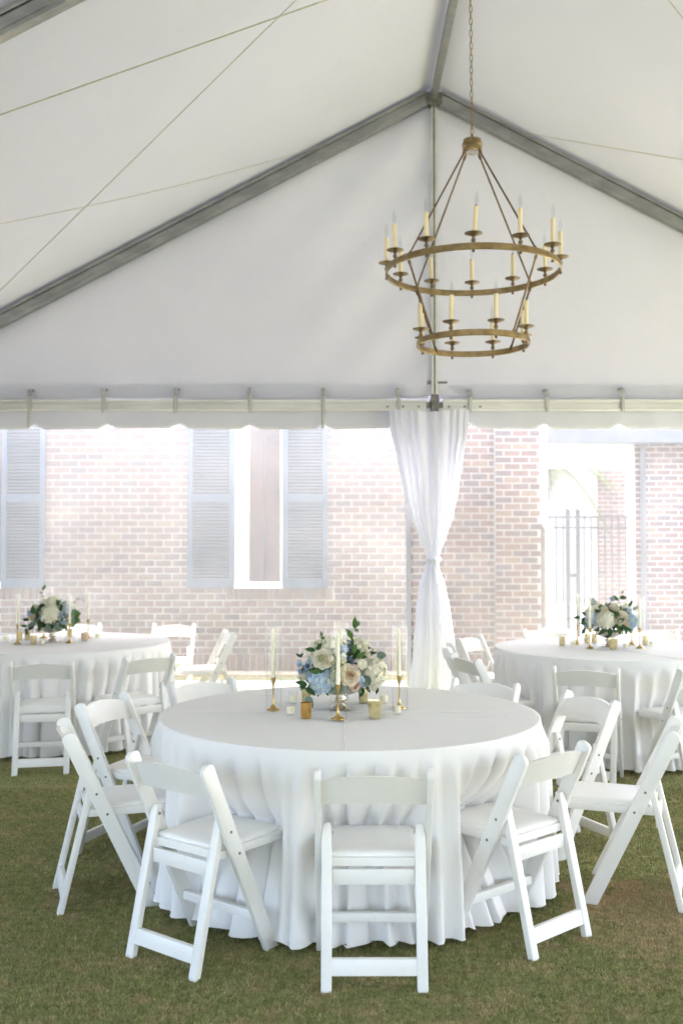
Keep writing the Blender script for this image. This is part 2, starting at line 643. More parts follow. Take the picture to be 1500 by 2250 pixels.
me.update(calc_edges=True)
go = link('grass', me)
go['kind'] = 'stuff'
tag(go, 'short clipped green and straw coloured turf under the tent', 'grass')

# ------------------------------------------------------------------ brick house behind the tent
WY = 11.85
CH, BL, BH, JT = .0794, .2032, .0620, .0170
def brick_mesh(L, H, mi, name='brick'):
    return MB().box(-L / 2, L / 2, 0, .06, -H / 2, H / 2).mesh(name, BRICKS[mi], smooth=0, bevel=.004, seg=1)
def brickwork(parent, spots, centre, limit=300):
    """spots: (x, y, z, length, height). The ones nearest the centre become objects, the rest one joined part."""
    spots = sorted(spots, key=lambda s: abs(s[0] - centre[0]) / 1.9 + abs(s[2] - centre[1]))
    cache = {}
    far = MB()
    for i, (x, y, z, L, H) in enumerate(spots):
        mi = random.choices(range(5), (5, 4, 3, 2.2, 1.2))[0]
        y = y - random.uniform(.000, .005)
        if i < limit:
            k = (round(L, 3), round(H, 3), mi)
            if k not in cache:
                cache[k] = brick_mesh(L, H, mi)
            link('brick', cache[k], parent, (x, y, z))
        else:
            far.box(x - L / 2, x + L / 2, y, y + .06, z - H / 2, z + H / 2, mi)
    if far.v:
        o = far.build('brick_courses', BRICKS, parent, smooth=0)
        o['kind'] = 'stuff'
def courses(x0, x1, z0, n, holes, y, off=0):
    out = []
    for c in range(n):
        z = z0 + CH * (c + .5)
        x = x0 - (BL / 2 if (c + off) % 2 else 0)
        while x < x1 - .02:
            a, e = max(x, x0), min(x + BL, x1)
            segs = [(a, e)]
            for hx0, hx1, hz0, hz1 in holes:
                if hz0 < z < hz1:
                    ns = []
                    for s0, s1 in segs:
                        if s1 <= hx0 or s0 >= hx1:
                            ns.append((s0, s1))
                        else:
                            if s0 < hx0:
                                ns.append((s0, hx0))
                            if s1 > hx1:
                                ns.append((hx1, s1))
                    segs = ns
            for s0, s1 in segs:
                if s1 - s0 > .04:
                    out.append(((s0 + s1) / 2, y, z, s1 - s0 - JT, BH))
            x += BL
    return out
house = thing('brick_house', 'pale red brick house wall with slate blue shutters behind the clear sidewall', 'house', (0, WY, 0))
WZ1 = 3.65
W1 = (-1.275, -.690, 1.05, 3.55)
W0 = (-4.75, -4.02, 1.05, 3.55)
wm = MB()
xs = [-9.0, W0[0], W0[1], W1[0], W1[1], 2.36]
for i in range(5):
    if i in (1, 3):
        wm.box(xs[i], xs[i + 1], .005, .35, 0, 1.05)
        wm.box(xs[i], xs[i + 1], .005, .35, 3.55, WZ1)
    else:
        wm.box(xs[i], xs[i + 1], .005, .35, 0, WZ1)
wm.box(2.0, 2.36, .36, 9, 0, WZ1)
wm.box(-9, 1.99, 8.7, 9, 0, WZ1)
wm.build('wall', 'mortar', house, smooth=0)
holes = [W0, W1, (-1.36, -.09, 1.0 - .105, 1.04), (1.82, 2.37, 0, 9), (-9, -4.6, 0, .2), (-4.86, -3.42, .895, 1.04)]
Z0 = .055
sp = courses(-7.6, 2.36, Z0 + .20, 42, holes, 0)
x = -7.6
while x < 1.8:                                  # upright course at the foot of the wall
    sp.append((x + .039, 0, Z0 + .10, .069, .19))
    x += .0785
for hx0, hx1 in ((-1.36, -.09), (-4.86, -3.42)):   # rowlock sill courses under the windows
    x = hx0
    while x < hx1 - .05:
        sp.append((x + .039, -.012, .968, .069, .128))
        x += .0785
sp += courses(1.82, 2.36, Z0, 45, [], -.05, 1)
brickwork(house, sp, (-.9, 1.1))
MB().box(1.826, 2.354, -.046, .004, 0, WZ1).build('pilaster_core', 'mortar', house, smooth=0)
def window(x0, x1, z0, z1):
    w = MB()
    w.box(x0, x0 + .055, .03, .20, z0, z1)
    w.box(x1 - .030, x1, .03, .20, z0, z1)
    w.box(x0 + .0555, x1 - .0305, .03, .20, z1 - .06, z1)
    w.box(x0 + .056, x0 + .165, .115, .19, z0 + .06, z1 - .061)
    w.box(x1 - .045, x1 - .031, .125, .19, z0 + .06, z1 - .061)
    win = w.build('window', 'trim_white', house, smooth=0, bevel=.004)
    zm = (z0 + z1) / 2
    MB().box(x0 + .166, x1 - .046, .16, .17, z0 + .055, z1 - .062).build('pane', 'window_glass', win, smooth=0)
    MB().box((x0 + x1) / 2 + .055, (x0 + x1) / 2 + .067, .150, .157, z0 + .056, z1 - .062).build('glazing_bar', 'shutter_paint', win, smooth=0)
    MB().box(x0 - .008, x1 + .008, -.045, .21, z0 - .018, z0 + .055).build('sill', 'trim_white', win, smooth=0, bevel=.005)
window(*W1)
window(*W0)
def shutter(x0, x1, z0=1.035, z1=3.62):
    s = MB()
    y0, y1 = -.055, -.012
    st = .062
    s.box(x0, x0 + st, y0, y1, z0, z1)
    s.box(x1 - st, x1, y0, y1, z0, z1)
    zm = 2.10
    rails = [(z0, z0 + .115), (zm - .05, zm + .05), (z1 - .10, z1)]
    for a, e in rails:
        s.box(x0 + st + .0005, x1 - st - .0005, y0 + .003, y1 - .003, a, e)
    sh = s.build('shutter', 'shutter_paint', house, smooth=0, bevel=.003)
    lv = MB()
    for a, e in ((rails[0][1], rails[1][0]), (rails[1][1], rails[2][0])):
        z = a + .02
        while z < e - .012:
            lv.beam((x0 + st - .004, (y0 + y1) / 2, z), (x1 - st + .004, (y0 + y1) / 2, z), .040, .007, up=(0, .62, .78))
            z += .0395
    lv.box(x0 + st, x1 - st, y1 - .0045, y1 - .001, z0 + .116, z1 - .101)
    o = lv.build('louvres', 'shutter_paint', sh, smooth=0)
    o['kind'] = 'stuff'
for a, e in ((-4.03, -3.515), (-1.825, -1.268), (-.697, -.165), (-5.28, -4.76)):
    shutter(a, e)
dn = MB()
dn.tube([(2.40, .02, 3.9), (2.40, .02, 1.86), (2.47, -.03, 1.72), (2.47, -.03, .18), (2.50, -.16, .06)], .05, 8)
dn.build('downspout', 'trim_white', house)

# ------------------------------------------------------------------ wing, porch, fence and palm beyond the house corner
wing = thing('brick_wing', 'shaded brick wing under a grey fascia beyond the iron fence', 'house', (4.06, 13.8, 0))
MB().box(0, 7.5, .005, .30, 0, 3.02).build('wall', 'mortar', wing, smooth=0)
brickwork(wing, courses(0, 2.6, .05, 37, [], 0), (.4, 1.4), 260)
MB().box(-1.42, 7.6, -.35, -.12, 2.93, 3.20).box(-1.42, 7.6, -.118, .9, 3.12, 3.30).build('fascia', 'fascia_grey', wing, smooth=0, bevel=.008)
MB().tube([(.10, -.06, 2.92), (.10, -.06, .1)], .04, 8).build('downspout', 'fascia_grey', wing)

porch = thing('brick_porch', 'brick porch pier and arch with white column seen through the fence', 'porch', (0, 18.2, 0))
b = MB()
arc = [(5.55, 0), (5.55, 2.55)]
cxp, rp = 4.72, .83
poly = [(4.50 + .16, 0), (5.25, 0), (5.25, 3.0), (3.0, 3.0), (3.0, 2.7)]
for k in range(9):
    t = k / 8
    poly.append((3.0 + 1.66 * t, 2.7 - .34 * t ** 2.2))
b.prism(poly, (0, .5), lambda a, z, d: (a, d, z))
b.build('wall', 'mortar', porch, smooth=0)
brickwork(porch, courses(4.67, 5.25, .05, 37, [], -.012), (4.9, 1.4), 220)
MB().box(3.0, 6.0, -.9, -.52, 2.90, 3.25).build('beam', 'trim_white', porch, smooth=0, bevel=.01)
c = MB()
c.box(5.02, 5.23, -.82, -.61, .16, 2.78)
c.box(4.98, 5.27, -.86, -.57, .0, .158)
c.box(4.98, 5.27, -.86, -.57, 2.782, 2.898)
c.build('column', 'trim_white', porch, smooth=0, bevel=.008)

FY = 16.0
far = thing('sky_blocking_house', 'pale cream house block added behind the palm to screen the bright sky', 'house', (0, 27, 0))  # made-up house, added to hold back sky glare behind the fence
MB().box(2.0, 13, 0, 4, 0, 4.6).build('wall', 'render_cream', far, smooth=0)
MB().prism([(1.6, 4.6), (13.4, 4.6), (13.0, 6.4), (3.2, 6.4)], (-.4, 4.4), lambda a, z, d: (a, d, z)).build('roof', 'fascia_grey', far, smooth=0)
MB().box(4.2, 5.1, -.03, .02, 1.2, 2.9).build('window', 'window_glass', far, smooth=0)
fence = thing('iron_fence', 'black iron picket fence and gate beyond the house corner', 'fence', (0, FY, 0))
for z in (1.99, 1.82, .36):
    MB().box(2.95, 5.3, -.014, .014, z - .016, z + .016).build('rail', 'iron_black', fence, smooth=0)
post = MB().box(-.032, .032, -.032, .032, .016, 2.10).lathe([(.045, 2.101), (.045, 2.12), (.01, 2.16)], 8).mesh('post', 'iron_black')
for x in (3.63, 3.79, 4.86, 2.98):
    link('post', post, fence, (x, 0, 0))
pk = MB().box(-.0115, .0115, -.0115, .0115, .12, 1.995).mesh('picket', 'iron_black', smooth=0)
x = 3.10
while x < 5.2:
    if min(abs(x - 3.63), abs(x - 3.79), abs(x - 4.86)) > .05:
        link('picket', pk, fence, (x, -.0260, 0))
    x += .112
MB().box(3.64, 3.78, -.05, -.033, 1.02, 1.09).build('latch', 'iron_black', fence, smooth=0, bevel=.004)

palm = thing('palm_tree', 'palm with drooping fronds behind the house corner above the iron fence', 'palm', (3.72, 18.5, 0))
MB().lathe([(.17, 0), (.14, .4), (.13, 1.5), (.15, 2.9), (.10, 3.2)], 12).build('trunk', 'palm_trunk', palm)
for k in range(17):
    az = 2 * math.pi * k / 17 + random.uniform(-.15, .15)
    L = random.uniform(1.2, 1.7)
    rise = random.uniform(-.1, .75)
    fr = MB()
    sp_ = []
    for j in range(9):
        t = j / 8
        sp_.append(Vector((math.cos(az) * L * t, math.sin(az) * L * t, 3.12 + rise * t * 1.2 - 1.35 * t * t)))
    fr.tube(sp_, .012, 5, r_end=.004)
    side = Vector((-math.sin(az), math.cos(az), 0))
    for j in range(34):
        t = .12 + .88 * j / 33
        i = min(int(t * 8), 7)
        p = sp_[i].lerp(sp_[i + 1], t * 8 - i)
        tan = (sp_[i + 1] - sp_[i]).normalized()
        for s in (-1, 1):
            ll = .46 * math.sin(math.pi * min(1, .25 + .75 * t)) ** .7 * random.uniform(.8, 1.1) + .05
            d = (side * s * .75 + tan * .55 + Vector((0, 0, -.45))).normalized()
            w = tan * .014
            fr.add([p - w, p + w, p + d * ll], [(0, 1, 2)])
    fr.build('frond', 'palm_leaf', palm, smooth=0)

# ------------------------------------------------------------------ the tent
GY = 10.2                      # gable end
AX, AZ, SL = .955, 6.20, .527  # ridge position, rafter line at ridge, slope
EZ = 2.985                     # eave beam centre
HW = (AZ - EZ) / SL
FR = [10.2, 5.85, 1.5, -2.85, -7.2]
tent = thing('frame_tent', 'large white frame tent with gabled roof on aluminium rafters', 'tent', (AX, GY, 0))
def T(x, y, z):
    return (x - AX, y - GY, z)
def fab(u, v):
    return .012 * math.sin(3.1 * u + 1.7 * v) + .010 * math.sin(5.3 * v - 2.2 * u + 1)
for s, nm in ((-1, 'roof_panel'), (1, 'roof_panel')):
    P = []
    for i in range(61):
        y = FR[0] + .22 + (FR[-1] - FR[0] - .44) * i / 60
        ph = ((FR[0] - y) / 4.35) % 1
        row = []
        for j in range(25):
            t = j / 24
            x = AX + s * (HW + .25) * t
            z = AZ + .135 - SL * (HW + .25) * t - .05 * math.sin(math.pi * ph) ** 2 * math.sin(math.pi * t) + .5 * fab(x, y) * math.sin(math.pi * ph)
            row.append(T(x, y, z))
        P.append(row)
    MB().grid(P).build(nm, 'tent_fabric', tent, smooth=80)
# gable end panel with gathers towards the king post
P = []
NZ, NX = 40, 150
for i in range(NZ + 1):
    row = []
    for j in range(NX + 1):
        u = -1 + 2 * j / NX
        x = AX + u * HW
        ztop = AZ + .134 - SL * abs(x - AX)
        zb = EZ + .10
        z = zb + (ztop - zb) * i / NZ
        d = abs(x - AX)
        g = math.exp(-d / .28)
        yy = GY + .075 + .022 * g * math.sin(38 * d + 3.2 * (z - 3)) + .03 * math.exp(-d / .9) * math.sin(7 * (z + d * 1.1) + (1 if x > AX else 0)) + .012 * math.sin(2.1 * x + z) - .03 * math.exp(-d / .06)
        row.append(T(x, yy, z))
    P.append(row)
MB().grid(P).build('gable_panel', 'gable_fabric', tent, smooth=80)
MB().prism([(-HW, EZ - .05), (HW, EZ - .05), (HW, EZ + .1), (0, AZ + .1), (-HW, EZ + .1)], (FR[-1] - GY - .09, FR[-1] - GY - .087), lambda a, z, d: (a, d, z)).build('end_panel', 'tent_fabric', tent, smooth=0)
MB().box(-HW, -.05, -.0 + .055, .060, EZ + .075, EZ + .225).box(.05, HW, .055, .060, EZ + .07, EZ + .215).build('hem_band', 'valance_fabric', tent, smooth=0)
# rafters: box section with a keder rail on top
for y in FR:
    for s in (-1, 1):
        rf = MB()
        e0 = T(AX + s * .05, y, AZ - .03)
        e1 = T(AX + s * HW, y, AZ - SL * HW - .0)
        rf.beam(e0, e1, .075, .105)
        up = Vector((s * SL, 0, 1)).normalized() * .072
        rf.beam(Vector(e0) + up, Vector(e1) + up, .105, .030)
        for dy in (-.041, .041):
            rf.beam(Vector(e0) + Vector((0, dy, -.012)), Vector(e1) + Vector((0, dy, -.012)), .008, .016)
        rf.build('rafter', 'aluminium', tent, smooth=0, bevel=.003)
for i in range(len(FR) - 1):
    rb = MB()
    rb.beam(T(AX, FR[i] - .05, AZ + .0), T(AX, FR[i + 1] + .05, AZ + .0), .066, .085)
    rb.beam(T(AX, FR[i] - .05, AZ + .062), T(AX, FR[i + 1] + .05, AZ + .062), .040, .036)
    rb.build('ridge_beam', 'aluminium', tent, smooth=0, bevel=.003)
    for s in (-1, 1):
        MB().beam(T(AX + s * HW, FR[i] - .05, EZ), T(AX + s * HW, FR[i + 1] + .05, EZ), .08, .12).build('eave_beam', 'aluminium_bright', tent, smooth=0, bevel=.004)
for y in FR:
    cp = MB()
    cp.box(-.085, .085, y - GY - .058, y - GY + .04, AZ - .095, AZ + .03)
    cp.lathe([(.05, AZ - .125), (.055, AZ - .097)], 12, (0, y - GY, 0))
    cp.build('crown_plate', 'dark_steel', tent, smooth=0, bevel=.008)
    for s in (-1, 1):
        MB().box(s * HW - .05, s * HW + .05, y - GY - .05, y - GY + .05, 0, EZ + .05).build('leg', 'aluminium_bright', tent, smooth=0, bevel=.005)
# gable beam in two runs with the raised flanges of the extrusion
for x0, x1 in ((-HW, -.085), (.085, HW)):
    gb = MB()
    gb.box(x0, x1, -.03, .03, EZ - .055, EZ + .055)
    gb.box(x0, x1, -.045, -.0302, EZ + .028, EZ + .055)
    gb.box(x0, x1, -.045, -.0302, EZ - .055, EZ - .038)
    gb.box(x0, x1, -.038, -.0302, EZ - .002, EZ + .012)
    gb.build('gable_beam', 'aluminium_bright', tent, smooth=0, bevel=.002)
    bl = MB()
    for k in range(3):
        xx = (x1 - .08 - .16 * k) if x1 < 0 else (x0 + .06 + .16 * k)
        bl.box(xx - .012, xx + .012, -.040, -.0301, EZ - .028, EZ - .010)
    bl.build('bolt', 'dark_steel', tent, smooth=0)
kp = MB()
kp.box(-.033, .033, -.028, .028, EZ + .11, AZ - .08)
kp.build('king_post', 'aluminium_bright', tent, smooth=0, bevel=.003)
MB().box(-.008, .008, -.0305, -.0281, EZ + .11, AZ - .1).build('keder_groove', 'dark_steel', tent, smooth=0)
ft = MB()
ft.box(-.04, .04, -.055, .04, EZ - .075, EZ + .10)
ft.box(-.092, -.041, -.03, .03, EZ - .03, EZ + .03)
ft.box(.041, .092, -.03, .03, EZ - .025, EZ + .025)
ft.box(-.048, .048, -.062, .046, EZ + .03, EZ + .055)
ft.lathe([(.03, EZ - .16), (.034, EZ - .076)], 10)
ft.build('corner_fitting', 'dark_steel', tent, smooth=0, bevel=.006)
MB().box(-.075, -.034, -.04, -.01, EZ + .215, EZ + .25).box(.034, .13, -.035, -.015, EZ + .22, EZ + .242).build('bracket', 'dark_steel', tent, smooth=0, bevel=.004)
MB().box(-.04, .04, -.032, .032, 0, EZ - .162).build('leg', 'aluminium_bright', tent, smooth=0, bevel=.004)
# scalloped valance below the beam
STX = [-3.90, -3.185, -2.43, -1.693, -.942, -.182, .583, 1.315, 2.098, 2.872, 3.64, 4.4]
STX = [-5.5, -4.7] + STX
def valance(x0, x1, zb, drop=0.0):
    P = []
    N = int((x1 - x0) / .012)
    for i in range(13):
        row = []
        for j in range(N + 1):
            x = x0 + (x1 - x0) * j / N
            dn_ = min(abs(x - s) for s in STX)
            notch = .050 * max(0, 1 - (dn_ / .095)) ** .75 if dn_ < .095 else 0
            base = zb - drop * (x - x0) / (x1 - x0) + notch + .008 * math.sin(2.4 * x)
            z = (EZ + .125) + (base - EZ - .125) * i / 12
            yy = GY + .085 + .014 * math.sin(5 * x + 3 * z) * (i / 12) + .008 * math.sin(17 * x) * (i / 12) + .02 * (i / 12)
            row.append(T(x, yy, z))
        P.append(row)
    o = MB().grid(P).build('valance', 'valance_fabric', tent, smooth=80)
    md = o.modifiers.new('thick', 'SOLIDIFY')
    md.thickness = .003
valance(AX - HW, .60, 2.752)
valance(1.19, AX + HW, 2.765, .05)
valance(.605, 1.185, 2.86)
# straps that lace the sidewall to the beam, each with its buckle
for i, x in enumerate(STX):
    ln = .34 if i in (3, 7) else random.uniform(.0, .035)
    tw = random.uniform(-.012, .012)
    st = MB()
    z1 = EZ + .165 + random.uniform(-.012, .012)
    z0 = EZ - .075 - ln * .5
    P = [[T(x - .019 + tw * t, GY - .051 - .004 * math.sin(3 * t), z1 + (z0 - z1) * t), T(x + .019 + tw * t - (.012 * t if ln > .1 else 0), GY - .051 - .004 * math.sin(3 * t), z1 + (z0 - z1) * t)] for t in [k / 8 for k in range(9)]]
    st.grid(P)
    so = st.build('strap', 'strap_webbing', tent, smooth=60)
    md = so.modifiers.new('thick', 'SOLIDIFY')
    md.thickness = .003
    px = T(x, GY, 0)[0]
    bk = MB()
    bk.box(px - .024, px + .024, -.066, -.052, z1 - .075, z1 - .015)
    bk.box(px - .020, px + .020, -.050, .05, z1 - .012, z1 + .004)
    bk.build('buckle', 'aluminium', so, smooth=0, bevel=.004)

def cable(p0, p1, sag, r):
    p0, p1 = Vector(p0), Vector(p1)
    pts = []
    for k in range(25):
        t = k / 24
        p = p0.lerp(p1, t)
        p.z -= 4 * sag * t * (1 - t)
        pts.append(T(*p))
    MB().tube(pts, r, 6).build('bracing_cable', 'cable_rope', tent)
cable((-4.66, 10.12, 2.98), (.93, 5.86, 6.02), .0, .0042)
cable((-5.10, 5.90, 3.05), (-.23, 10.15, 5.66), .17, .0038)
cable((-5.05, 5.80, 3.0), (.92, 7.63, 6.17), .0, .0058)
cable((6.55, 10.12, 3.0), (.98, 5.86, 6.10), .0, .0042)
cable((6.95, 5.90, 3.2), (1.90, 10.15, 5.80), .06, .0038)

# ------------------------------------------------------------------ clear sidewalls and drape of the gable end
def sidewall(x0, x1, mat, label, y):
    cx = (x0 + x1) / 2
    o = thing('clear_sidewall', label, 'tent wall', (cx, y, 0), 0)
    P = []
    for i in range(25):
        row = []
        for j in range(81):
            x = x0 + (x1 - x0) * j / 80
            z = .015 + 2.95 * i / 24
            row.append((x - cx, .006 * math.sin(1.9 * x + .6) + .006 * math.sin(2.2 * z + x), z))
        P.append(row)
    MB().grid(P).build('vinyl_sheet', mat, o, smooth=80)
    return o, cx
o, cx = sidewall(-5.2, .672, 'vinyl_clear', 'dusty clear vinyl sidewall hanging in front of the shuttered window', GY + .165)
MB().box(.672 - cx, .722 - cx, -.004, .004, .015, 2.96).build('hem', 'valance_fabric', o, smooth=0)
MB().box(-5.2 - cx, .66 - cx, -.005, .005, .0, .06).build('ground_hem', 'valance_fabric', o, smooth=0)
o, cx = sidewall(.74, 7.0, 'vinyl_clear_fresh', 'clear vinyl sidewall hanging in front of the iron fence', GY + .19)
MB().box(.74 - cx, 7 - cx, -.005, .005, .0, .06).build('ground_hem', 'valance_fabric', o, smooth=0)

sw = thing('light_blocking_wall', 'plain white sheet added out of view along the long side to block daylight', 'tent wall', (AX - HW - .07, 0, 0))  # unseen fabric wall, added to cut daylight from the open long side
P = [[(.03 * math.sin(2.3 * (3.5 + 6.3 * j / 120)) + .01 * math.sin(11 * j), 3.5 + 6.3 * j / 120, .02 + 2.95 * i / 8) for j in range(121)] for i in range(9)]
MB().grid(P).build('light_blocking_sheet', 'tent_fabric', sw, smooth=80)
dr = thing('tied_drape', 'sheer white drape gathered and tied at the centre tent post', 'drape', (AX - .03, GY - .10, 0))
prof = [(2.93, .40, .055), (2.70, .385, .060), (2.45, .335, .065), (2.10, .275, .065), (1.85, .215, .06), (1.62, .135, .055), (1.48, .075, .05), (1.40, .056, .045),
        (1.30, .075, .05), (1.15, .125, .06), (.9, .165, .07), (.55, .20, .085), (.25, .225, .10), (.012, .245, .115)]
def interp(z):
    for (z0, w0, d0), (z1, w1, d1) in zip(prof, prof[1:]):
        if z1 <= z <= z0:
            t = (z0 - z) / (z0 - z1)
            t = t * t * (3 - 2 * t) * .5 + t * .5
            return w0 + (w1 - w0) * t, d0 + (d1 - d0) * t
    return prof[-1][1:]
P = []
rp_ = [random.uniform(0, 6.28) for _ in range(8)]
for i in range(91):
    z = 2.93 - 2.918 * i / 90
    w, d = interp(z)
    row = []
    for k in range(220):
        a = 2 * math.pi * k / 220
        ca, sa = math.cos(a), math.sin(a)
        fold = math.sin(23 * a + rp_[0] + .5 * math.sin(2 * a + z)) * .55 + math.sin(37 * a + rp_[1] + 1.1 * math.sin(3 * a)) * .3 + math.sin(11 * a + rp_[2]) * .35
        amp = .012 + .014 * min(1, abs(z - 1.40) / .5)
        if z < .3:
            amp += .012 * (1 - z / .3)
        yo = d * sa + amp * fold * (1.0 if sa < 0 else .8) * abs(sa) ** .4
        xo = w * math.copysign(abs(ca) ** .85, ca) + amp * .25 * fold * ca + (.012 * math.sin(3.3 * z) if z < 1.35 else 0)
        # two halves meet in a valley over the post
        yo += .022 * math.exp(-(xo / .04) ** 2) * max(0, min(1, (z - 1.45))) * (1 if sa < 0 else 0)
        xo -= .035 * max(0, min(1, (z - 1.5) / 1.3))
        zz = z + (.012 * math.sin(5 * a + 1) if i == 90 else 0) + (-.03 * (1 - abs(ca)) if i == 0 else 0)
        row.append((xo, yo, max(zz, .006)))
    P.append(row)
MB().grid(P, closed_u=True).build('drape_cloth', 'sheer_white', dr, smooth=80)
tb = MB()
pts = []
for k in range(28):
    a = 2 * math.pi * k / 28
    pts.append((.064 * math.cos(a), .054 * math.sin(a), 1.40 + .006 * math.sin(2 * a)))
tb.tube(pts, .020, 8, closed=True)
tb.tube([(.02, -.058, 1.39), (.035, -.075, 1.31), (.05, -.085, 1.2), (.075, -.09, 1.09)], .011, 6, r_end=.018)
tb.tube([(-.01, -.058, 1.39), (.005, -.075, 1.33), (.015, -.08, 1.25), (.03, -.085, 1.16)], .011, 6, r_end=.016)
tb.build('tie', 'sheer_white', dr, smooth=80)

# ------------------------------------------------------------------ chandelier
CXc, CYc = .955, 7.2
ch = thing('chandelier', 'two tier antique brass ring chandelier with candle lights hanging on a chain', 'chandelier', (CXc, CYc, 0))
def ring(r, z, h, t):
    m_ = MB()
    n_ = 96
    pr = [(r - t / 2, z - h / 2), (r + t / 2, z - h / 2), (r + t / 2 + .004, z - h / 2 + .004), (r + t / 2 + .004, z + h / 2 - .004), (r + t / 2, z + h / 2), (r - t / 2, z + h / 2), (r - t / 2 - .004, z + h / 2 - .004), (r - t / 2 - .004, z - h / 2 + .004)]
    vs_, fs_ = [], []
    for k in range(n_):
        a = 2 * math.pi * k / n_
        vs_ += [(q * math.cos(a), q * math.sin(a), zz) for q, zz in pr]
    L = len(pr)
    for k in range(n_):
        for j in range(L):
            fs_.append((k * L + j, ((k + 1) % n_) * L + j, ((k + 1) % n_) * L + (j + 1) % L, k * L + (j + 1) % L))
    m_.add(vs_, fs_)
    return m_.build('ring', 'brass_aged', ch, smooth=30)
ZU, ZL, RU, RL = 3.545, 3.015, .628, .402
ring(RU, ZU, .046, .008)
ring(RL, ZL, .044, .008)
hb = MB()
ZH = 4.475
hb.lathe([(.058, ZH - .045), (.070, ZH - .040), (.070, ZH - .008), (.075, ZH - .004), (.075, ZH + .012), (.068, ZH + .018), (.066, ZH + .040), (.030, ZH + .052), (.012, ZH + .06), (.010, ZH + .085)], 28)
hub = hb.build('hub', 'brass_aged', ch)
MB().lathe([(.004, ZH - .0535), (.052, ZH - .0535), (.056, ZH - .0455)], 24).build('hub_plate', 'silver_leaf', hub)
for k in range(4):
    a = R(45 + 90 * k - 8)
    ca, sa = math.cos(a), math.sin(a)
    p0, p1 = (.062 * ca, .062 * sa, ZH - .04), ((RU - .012) * ca, (RU - .012) * sa, ZU + .01)
    m_ = MB().tube([p0, p1], .0068, 8)
    for t in (.03, .985):
        q = Vector(p0).lerp(Vector(p1), t)
        d = (Vector(p1) - Vector(p0)).normalized() * .016
        m_.tube([q - d, q + d], .0115, 8)
    m_.build('rod', 'brass_dark', ch)
    p0, p1 = ((RU - .014) * ca, (RU - .014) * sa, ZU - .02), ((RL - .012) * ca, (RL - .012) * sa, ZL + .0)
    m_ = MB().tube([p0, p1], .0078, 8)
    for t in (.03, .96):
        q = Vector(p0).lerp(Vector(p1), t)
        d = (Vector(p1) - Vector(p0)).normalized() * .014
        m_.tube([q - d, q + d], .0115, 8)
    m_.build('rod', 'brass_dark', ch)
cup_me = MB().lathe([(.010, -.040), (.010, -.026), (.006, -.024), (.006, .028), (.014, .032), (.016, .045), (.009, .052), (.010, .062), (.020, .070), (.052, .080), (.060, .084), (.060, .087), (.050, .085), (.022, .079), (.019, .090)], 20).mesh('drip_cup', 'brass_dark')
slv_me = MB().lathe([(.0155, .082), (.0155, .268), (.012, .270)], 14).mesh('candle_sleeve', 'candle_sleeve')
blb_me = MB().lathe([(.0075, .270), (.0085, .285), (.0125, .300), (.0140, .312), (.0120, .330), (.0070, .350), (.0035, .366), (.0012, .380)], 12).mesh('bulb', 'glass_bulb')
col_me = MB().lathe([(.010, .2702), (.010, .276), (.006, .278)], 10).mesh('bulb_collar', 'bulb_base')
for rr, zz, n_, off in ((RU, ZU, 12, -97.0), (RL, ZL, 8, -74.5)):
    for k in range(n_):
        a = R(off + 360 / n_ * k)
        c0 = link('drip_cup', cup_me, ch, (rr * math.cos(a), rr * math.sin(a), zz))
        tl = (R(random.uniform(-2, 2)), R(random.uniform(-2, 2)), 0)
        if rr == RU and k == 0:
            tl = (0, R(4.0), 0)
        s0 = link('candle_sleeve', slv_me, c0, (0, 0, 0), tl)
        l0 = link('bulb', blb_me, c0, (0, 0, 0), tl)
        if k in (0, 5):
            link('bulb_collar', col_me, c0, (0, 0, 0), tl)
lk = MB()
pts = []
for k in range(20):
    a = 2 * math.pi * k / 20
    x_, z_ = math.cos(a), math.sin(a)
    pts.append((.0105 * math.copysign(abs(x_) ** .8, x_), 0, .0265 * math.copysign(abs(z_) ** .8, z_)))
lk.tube(pts, .0030, 6, closed=True)
link_me = lk.mesh('chain_link', 'brass_aged')
z = ZH + .085 + .020
k = 0
while z < AZ - .06:
    link('chain_link', link_me, ch, (random.uniform(-.001, .001) - .012 * (z - ZH) / 1.7, 0, z), (0, 0, R(12 + 90 * (k % 2) + random.uniform(-9, 9))))
    z += .0455
    k += 1

